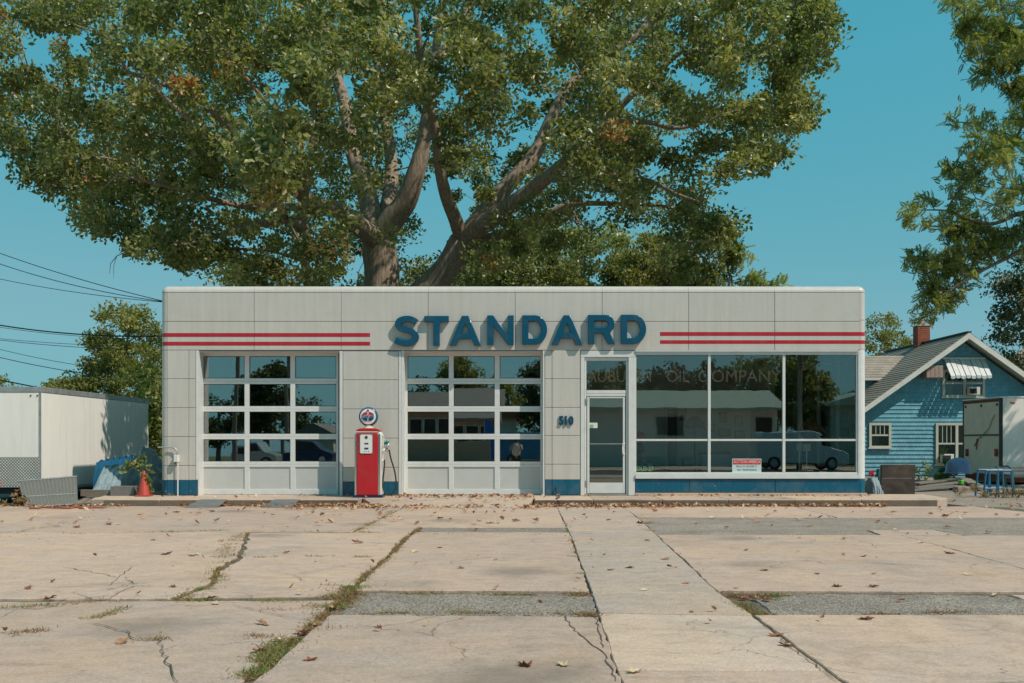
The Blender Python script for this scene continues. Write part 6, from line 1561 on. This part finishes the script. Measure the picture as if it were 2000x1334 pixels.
litter(330, lambda: r.uniform(-5.0, -2.5), gy(FY-.04, .22), LOT+.012)
litter(230, lambda: r.uniform(-4.4, .6), gy(FY-.2, .5), LOT+.012)
litter(170, lambda: r.uniform(-2.4, .4), gy(-.25, .5), .012)
litter(70, lambda: r.uniform(-7.3, 7.5), gy(-.25, .4), .012)
litter(60, lambda: r.uniform(-6.6, -5.0), gy(FY-.05, .12), LOT+.012)
litter(200, lambda: r.uniform(-11, -7.4), gy(FY-.1, .25), LOT+.012, .05, .1)
litter(110, lambda: r.uniform(-9, 9), lambda: r.uniform(-6, -1.8), LOT+.01, .07, .14)
litter(70, lambda: r.uniform(-5, 6), lambda: r.uniform(-15, -6), LOT+.01, .03, .08)
litter(60, lambda: r.uniform(9, 12), lambda: r.uniform(-3, .5), LOT+.0)
tag(fast_mesh('leaf_litter', np.concatenate(LV), np.concatenate(LT), np.concatenate(LTi), 'dry_leaf'), 'drift of dry brown leaves gathered along the kerb', 'leaves', kind='stuff')
# ================================================================== across the street: what the glass reflects
pmat('brick_wall', (0.55, 0.33, 0.23), .9, .2, 4, .3); pmat('dark_roof', (0.22, 0.19, 0.17), .9, .2, 4, .3); pmat('grey_siding', (0.68, 0.64, 0.57), .7, .08, 3, .1, stretch=(.2, .2, 14)); pmat('green_roof', (0.34, 0.42, 0.35), .6, .12, 3, .1); pmat('grass', (0.07, 0.09, 0.025), .95, .4, 5, .5); pmat('van_white', (.72, .72, .70), .3, .04, 3, 0); pmat('car_silver', (.40, .41, .41), .3, .05, 3, 0, metal=.5); pmat('red_roof', (.32, .10, .08), .85, .2, 4, .3); pmat('flag_blue', (.01, .13, .42), .7); pmat('skin', (.42, .26, .19), .6); pmat('shirt', (.62, .6, .57), .9)
ZR = -.47
tag(MB().box(-150, 150, -120, -41.02, -.6, -.42).build('verge', 'grass'), 'grassy far side of the street', kind='structure')
tag(MB().box(-150, 150, -41, -33.02, -.6, -.42).build('parking_lot', 'concrete'), 'pale parking strip across the street', kind='structure')
def MX(px, Y): return (px-HX)*(abs(Y)+21.3)/F          # place of a thing seen mirrored at pixel px
def MZ(py, Y): return CZ-(py-HY)*(abs(Y)+21.3)/F
def house(name, label, x0, x1, y0, y1, wz, rz, wall, roof, axis='x', wins=()):
    h = thing(name, label, 'building', ((x0+x1)/2, (y0+y1)/2, -.42))
    box('wall', wall, h, x0, x1, y0, y1, -.42, wz)
    if axis == 'x':
        ym = (y0+y1)/2; MB().prismx([(y0-.5, wz-.05), (y1+.5, wz-.05), (y1+.5, wz+.1), (ym, rz), (y0-.5, wz+.1)][::1], x0-.5, x1+.5).build('roof', roof, h)
    else:
        xm = (x0+x1)/2; MB().prismy([(x0-.5, wz-.05), (x1+.5, wz-.05), (x1+.5, wz+.1), (xm, rz), (x0-.5, wz+.1)], y0-.5, y1+.5).build('roof', roof, h)
    for a, b_, z0, z1, mt in wins:
        f = box('window', 'window_trim', h, a-.08, b_+.08, y1+.001, y1+.05, z0-.08, z1+.08); box('pane', mt, f, a, b_, y1+.051, y1+.06, z0, z1)
    return h
house('brick_shop', 'low brick shop with dark roof across the street, mirrored in the middle garage door', MX(700, -44), MX(965, -44), -52, -44, MZ(815, -44), MZ(752, -44), 'brick_wall', 'dark_roof', wins=[(MX(800+k*28, -44), MX(822+k*28, -44), MZ(862, -44), MZ(828, -44), 'dark_room') for k in range(6)])
house('red_roof_house', 'red roofed house across the street behind the brick shop', MX(870, -60), MX(1010, -60), -68, -60, MZ(808, -60), MZ(760, -60), 'grey_siding', 'red_roof', 'y')
house('long_house', 'long grey house with green roof mirrored in the shop window', MX(1150, -42), MX(1510, -42), -50, -42, MZ(800, -42), MZ(757, -42), 'grey_siding', 'green_roof', wins=[(MX(1280, -42), MX(1330, -42), MZ(850, -42), MZ(815, -42), 'dark_room'), (MX(1470, -42), MX(1500, -42), MZ(850, -42), MZ(815, -42), 'dark_room')])
house('gable_house', 'pale gabled house across the street mirrored in the left garage door', MX(575, -56), MX(660, -56), -63, -56, MZ(855, -56), MZ(825, -56), 'grey_siding', 'dark_roof', 'y')
house('metal_shed', 'green ribbed metal shed across the street at the right', MX(1620, -48), MX(1850, -48), -56, -48, MZ(790, -48), MZ(758, -48), 'green_roof', 'green_roof', 'y')
def vehicle(name, label, cat, x0, x1, yc, prof, mat, glassprof, wr, wheels, ground=ZR, wdt=1.8):
    t_ = thing(name, label, cat, ((x0+x1)/2, yc, ground)); L = x1-x0
    pts = [(x0+u*L, ground+z_) for u, z_ in prof]
    MB().prismy(pts, yc-wdt/2, yc+wdt/2).build('body', mat, t_, bevel=.06, seg=3)
    for gp in glassprof: MB().prismy([(x0+u*L, ground+z_) for u, z_ in gp], yc-wdt/2-.006, yc+wdt/2+.006).build('window', 'black', t_)
    for u in wheels:
        for s_ in (-1, 1):
            w_ = MB().lathe([(.05, -.1), (wr*.9, -.1), (wr, -.06), (wr, .06), (wr*.9, .1), (.05, .1)], (x0+u*L, yc+s_*(wdt/2-.06), ground+wr), 18, 'y').build('wheel', 'rubber', t_, smooth='auto'); MB().lathe([(.03, -.112), (wr*.6, -.112), (wr*.6, .112), (.03, .112)], (x0+u*L, yc+s_*(wdt/2-.06), ground+wr), 12, 'y').build('rim', 'galvanised', w_)
    return t_
vehicle('parked_van', 'white panel van parked across the street, mirrored in the shop window', 'van', MX(1472, -34), MX(1645, -34), -34, [(.0, .35), (1, .35), (1, .85), (.93, 1.05), (.80, 1.25), (.70, 1.95), (.62, 2.1), (.03, 2.1), (0, 1.9)], 'van_white', [[(.705, 1.3), (.80, 1.28), (.715, 1.85), (.68, 1.85)]], .36, (.2, .8), ground=-.42, wdt=1.95)
vehicle('parked_suv', 'silver estate car parked across the street, mirrored in the left garage door', 'car', MX(455, -38), MX(545, -38), -38, [(0, .3), (1, .3), (1, .75), (.78, .95), (.62, 1.5), (.12, 1.55), (.02, 1.0)], 'car_silver', [[(.15, 1.0), (.38, 1.0), (.38, 1.42), (.18, 1.42)], [(.42, 1.0), (.70, 1.0), (.60, 1.42), (.42, 1.42)]], .33, (.18, .8), ground=-.42)
vehicle('dark_car', 'dark saloon car parked across the street beside the silver one', 'car', MX(560, -36), MX(660, -36), -36, [(0, .3), (1, .3), (1, .7), (.8, .9), (.62, 1.35), (.3, 1.4), (.1, .95), (0, .9)], 'navy', [[(.18, .95), (.75, .92), (.62, 1.28), (.32, 1.32)]], .32, (.18, .8), ground=-.42)
vehicle('blue_truck', 'bright blue box truck across the street, mirrored beside the photographer', 'truck', MX(975, -37), MX(1110, -37), -37, [(0, .5), (1, .5), (1, 1.3), (.86, 1.4), (.83, 2.1), (.74, 2.1), (.73, 2.3), (0, 2.3)], 'blue_metal', [[(.86, 1.42), (.95, 1.35), (.85, 2.0), (.8, 2.0)]], .42, (.2, .82), ground=-.42, wdt=2.2)
fx = MX(948, -36); fl = thing('feather_flag', 'tall blue feather flag on a thin pole across the street', 'flag', (fx, -36, -.42))
MB().tube([(fx, -36, -.42), (fx, -36, MZ(815, -36))], .03, 6).build('pole', 'steel', fl); MB().prismy([(fx, MZ(900, -36)), (fx+.5, MZ(895, -36)), (fx+.55, MZ(830, -36)), (fx+.3, MZ(817, -36)), (fx, MZ(815, -36))], -36.01, -35.99).build('banner', 'flag_blue', fl)
_w = wire
def pole(px, Y, h, lab):
    x = MX(px, Y); t_ = thing('utility_pole', lab, 'utility pole', (x, Y, -.42)); MB().tube([(x, Y, -.42), (x+.1, Y, h)], [.15, .10], 10).build('post', 'old_wood', t_, smooth='auto'); box('crossarm', 'old_wood', t_, x-1.1, x+1.1, Y+.13, Y+.24, h-1.2, h-1.05); MB().lathe([(.2, 0), (.22, .1), (.22, .7), (.18, .8)], (x+.38, Y, h-3), 12).build('transformer', 'galvanised', t_, smooth='auto'); return x
xs_p = [pole(455, -34.6, 9.5, 'leaning utility pole mirrored in the left garage door'), pole(553, -47, 10.5, 'second utility pole mirrored in the left garage door'), pole(1560, -34.6, 9.5, 'utility pole mirrored behind the right window')]
for k in range(4): wire((xs_p[0], -34.6, 8.4-.5*k), (MX(780, -60), -60, 9.6-.6*k), .5, .02, 'street wire mirrored in the left garage door, %s' % ('highest of four', 'second of four', 'third of four', 'lowest of four')[k], 'wires across the street'); 
for k in range(3): wire((xs_p[0], -34.6, 8.4-.6*k), (xs_p[2], -34.6, 8.4-.6*k), .7, .02, 'long wire strung between the poles across the road, %s' % ('highest of three', 'middle of three', 'lowest of three')[k], 'wires across the street')
GT = 'trees across the street'
def btree(px, Y, wpx, ytop, leaf, lab, n=60, per=80, low=.12):
    x = MX(px, Y); k_ = (abs(Y)+21.3)/F; rx = wpx*k_; z1 = MZ(ytop, Y); z0 = z1*low; cz_ = (z0+z1)/2
    d_ = rng.normal(0, 1, (n, 3)); d_ /= np.linalg.norm(d_, axis=1, keepdims=True); d_ *= np.cbrt(rng.random((n, 1)))
    c_ = np.array([x, Y, cz_]) + d_*np.array([rx, rx, (z1-z0)/2*.88])
    tree('street_tree', lab, [([(x, Y, -.45), (x, Y, z0*.5), (x+.1, Y, cz_), (x, Y, z1*.85)], [.3, .25, .15, .04])], c_, 'grey_bark', leaf, per, .8, .3, GT, base=(x, Y, -.45))
for a in [(520, -50, 52, 690, 'dark_leaf', 'big dark tree mirrored in the left garage door', 80), (425, -70, 60, 765, 'dark_leaf', 'broad dark tree far left across the street', 50),
          (902, -62, 42, 694, 'olive_leaf', 'olive tree mirrored in the top of the middle garage door', 70), (815, -70, 40, 735, 'dark_leaf', 'small dark tree left of the olive one', 40),
          (1065, -60, 55, 685, 'dark_leaf', 'dark tree mirrored at the right of the middle garage door', 80), (985, -72, 50, 732, 'olive_leaf', 'low olive tree mirrored behind the red roof', 50),
          (600, -75, 50, 785, 'dark_leaf', 'low dark tree beyond the parked cars', 40), (1165, -62, 40, 715, 'olive_leaf', 'rusty tree mirrored at the left of the transom', 60), (1215, -66, 40, 708, 'oak_leaf', 'green tree mirrored in the transom', 60),
          (1300, -58, 60, 705, 'dark_leaf', 'dark tree rising behind the long house', 80), (1390, -60, 60, 700, 'dark_leaf', 'second dark tree rising behind the long house', 80), (1480, -58, 60, 680, 'oak_leaf', 'tall tree mirrored in the middle shop window', 90),
          (1560, -50, 55, 670, 'olive_leaf', 'yellowing tree mirrored in the right shop window', 100), (1700, -75, 60, 745, 'dark_leaf', 'dark tree behind the metal shed', 50), (760, -85, 60, 790, 'dark_leaf', 'far dark tree beyond the brick shop', 40)]: btree(*a)
# the photographer, standing at the street edge behind the camera
px_, py_ = .16, CY-.42; gz = -.42
pr_ = thing('person', 'person in pale shirt and dark shorts holding a camera to the face', 'person', (px_, py_, gz))
def skin_body():
    me = bpy.data.meshes.new('body'); V_ = []; E_ = []; R_ = []
    def add(p, r_, par=None):
        V_.append(p); R_.append(r_); 
        if par is not None: E_.append((par, len(V_)-1))
        return len(V_)-1
    pel = add((0, 0, .92), .15); sp_ = add((0, 0, 1.12), .14, pel); ch = add((0, 0, 1.33), .165, sp_); nk = add((0, 0, 1.47), .055, ch); hd = add((0, .01, 1.58), .085, nk); tp_ = add((0, .01, 1.68), .07, hd)
    for s_ in (-1, 1):
        h_ = add((s_*.10, 0, .84), .095, pel); k_ = add((s_*.12, .02, .47), .06, h_); a_ = add((s_*.13, -.01, .09), .042, k_); add((s_*.14, .15, .03), .035, a_)
        s1 = add((s_*.19, 0, 1.37), .06, ch); e_ = add((s_*.25, .16, 1.18), .045, s1); w_ = add((s_*.10, .30, 1.44), .032, e_); add((s_*.05, .33, 1.53), .035, w_)
    me.from_pydata(V_, E_, []); o = bpy.data.objects.new('body', me); COL.objects.link(o); o.parent = pr_
    md = o.modifiers.new('skin', 'SKIN'); 
    for sv, r_ in zip(me.skin_vertices[0].data, R_): sv.radius = (r_, r_)
    me.skin_vertices[0].data[0].use_root = True
    sd = o.modifiers.new('sub', 'SUBSURF'); sd.levels = 2; sd.render_levels = 2; me.materials.append(M['skin']); return o
skin_body()
MB().lathe([(.15, 0), (.175, .1), (.18, .3), (.19, .42), (.13, .5), (.07, .54)], (px_, py_, gz+.93), 18).build('shirt', 'shirt', pr_, smooth=True)
for s_ in (-1, 1): MB().tube([(px_+s_*.09, py_, gz+.95), (px_+s_*.12, py_+.02, gz+.5)], [.115, .10], 12).build('shorts_leg', 'black', pr_, smooth='auto')
MB().lathe([(.095, 0), (.105, .06), (.08, .12), (.01, .15)], (px_, py_-.01, gz+1.60), 16).build('hair', 'wood_brown', pr_, smooth=True)
cmr = thing('handheld_camera', 'small black camera held in front of the photographer', 'camera', (px_-.02, py_+.34, gz+1.52)); box('body', 'black', cmr, px_-.08, px_+.06, py_+.30, py_+.36, gz+1.52, gz+1.61, bevel=.01)
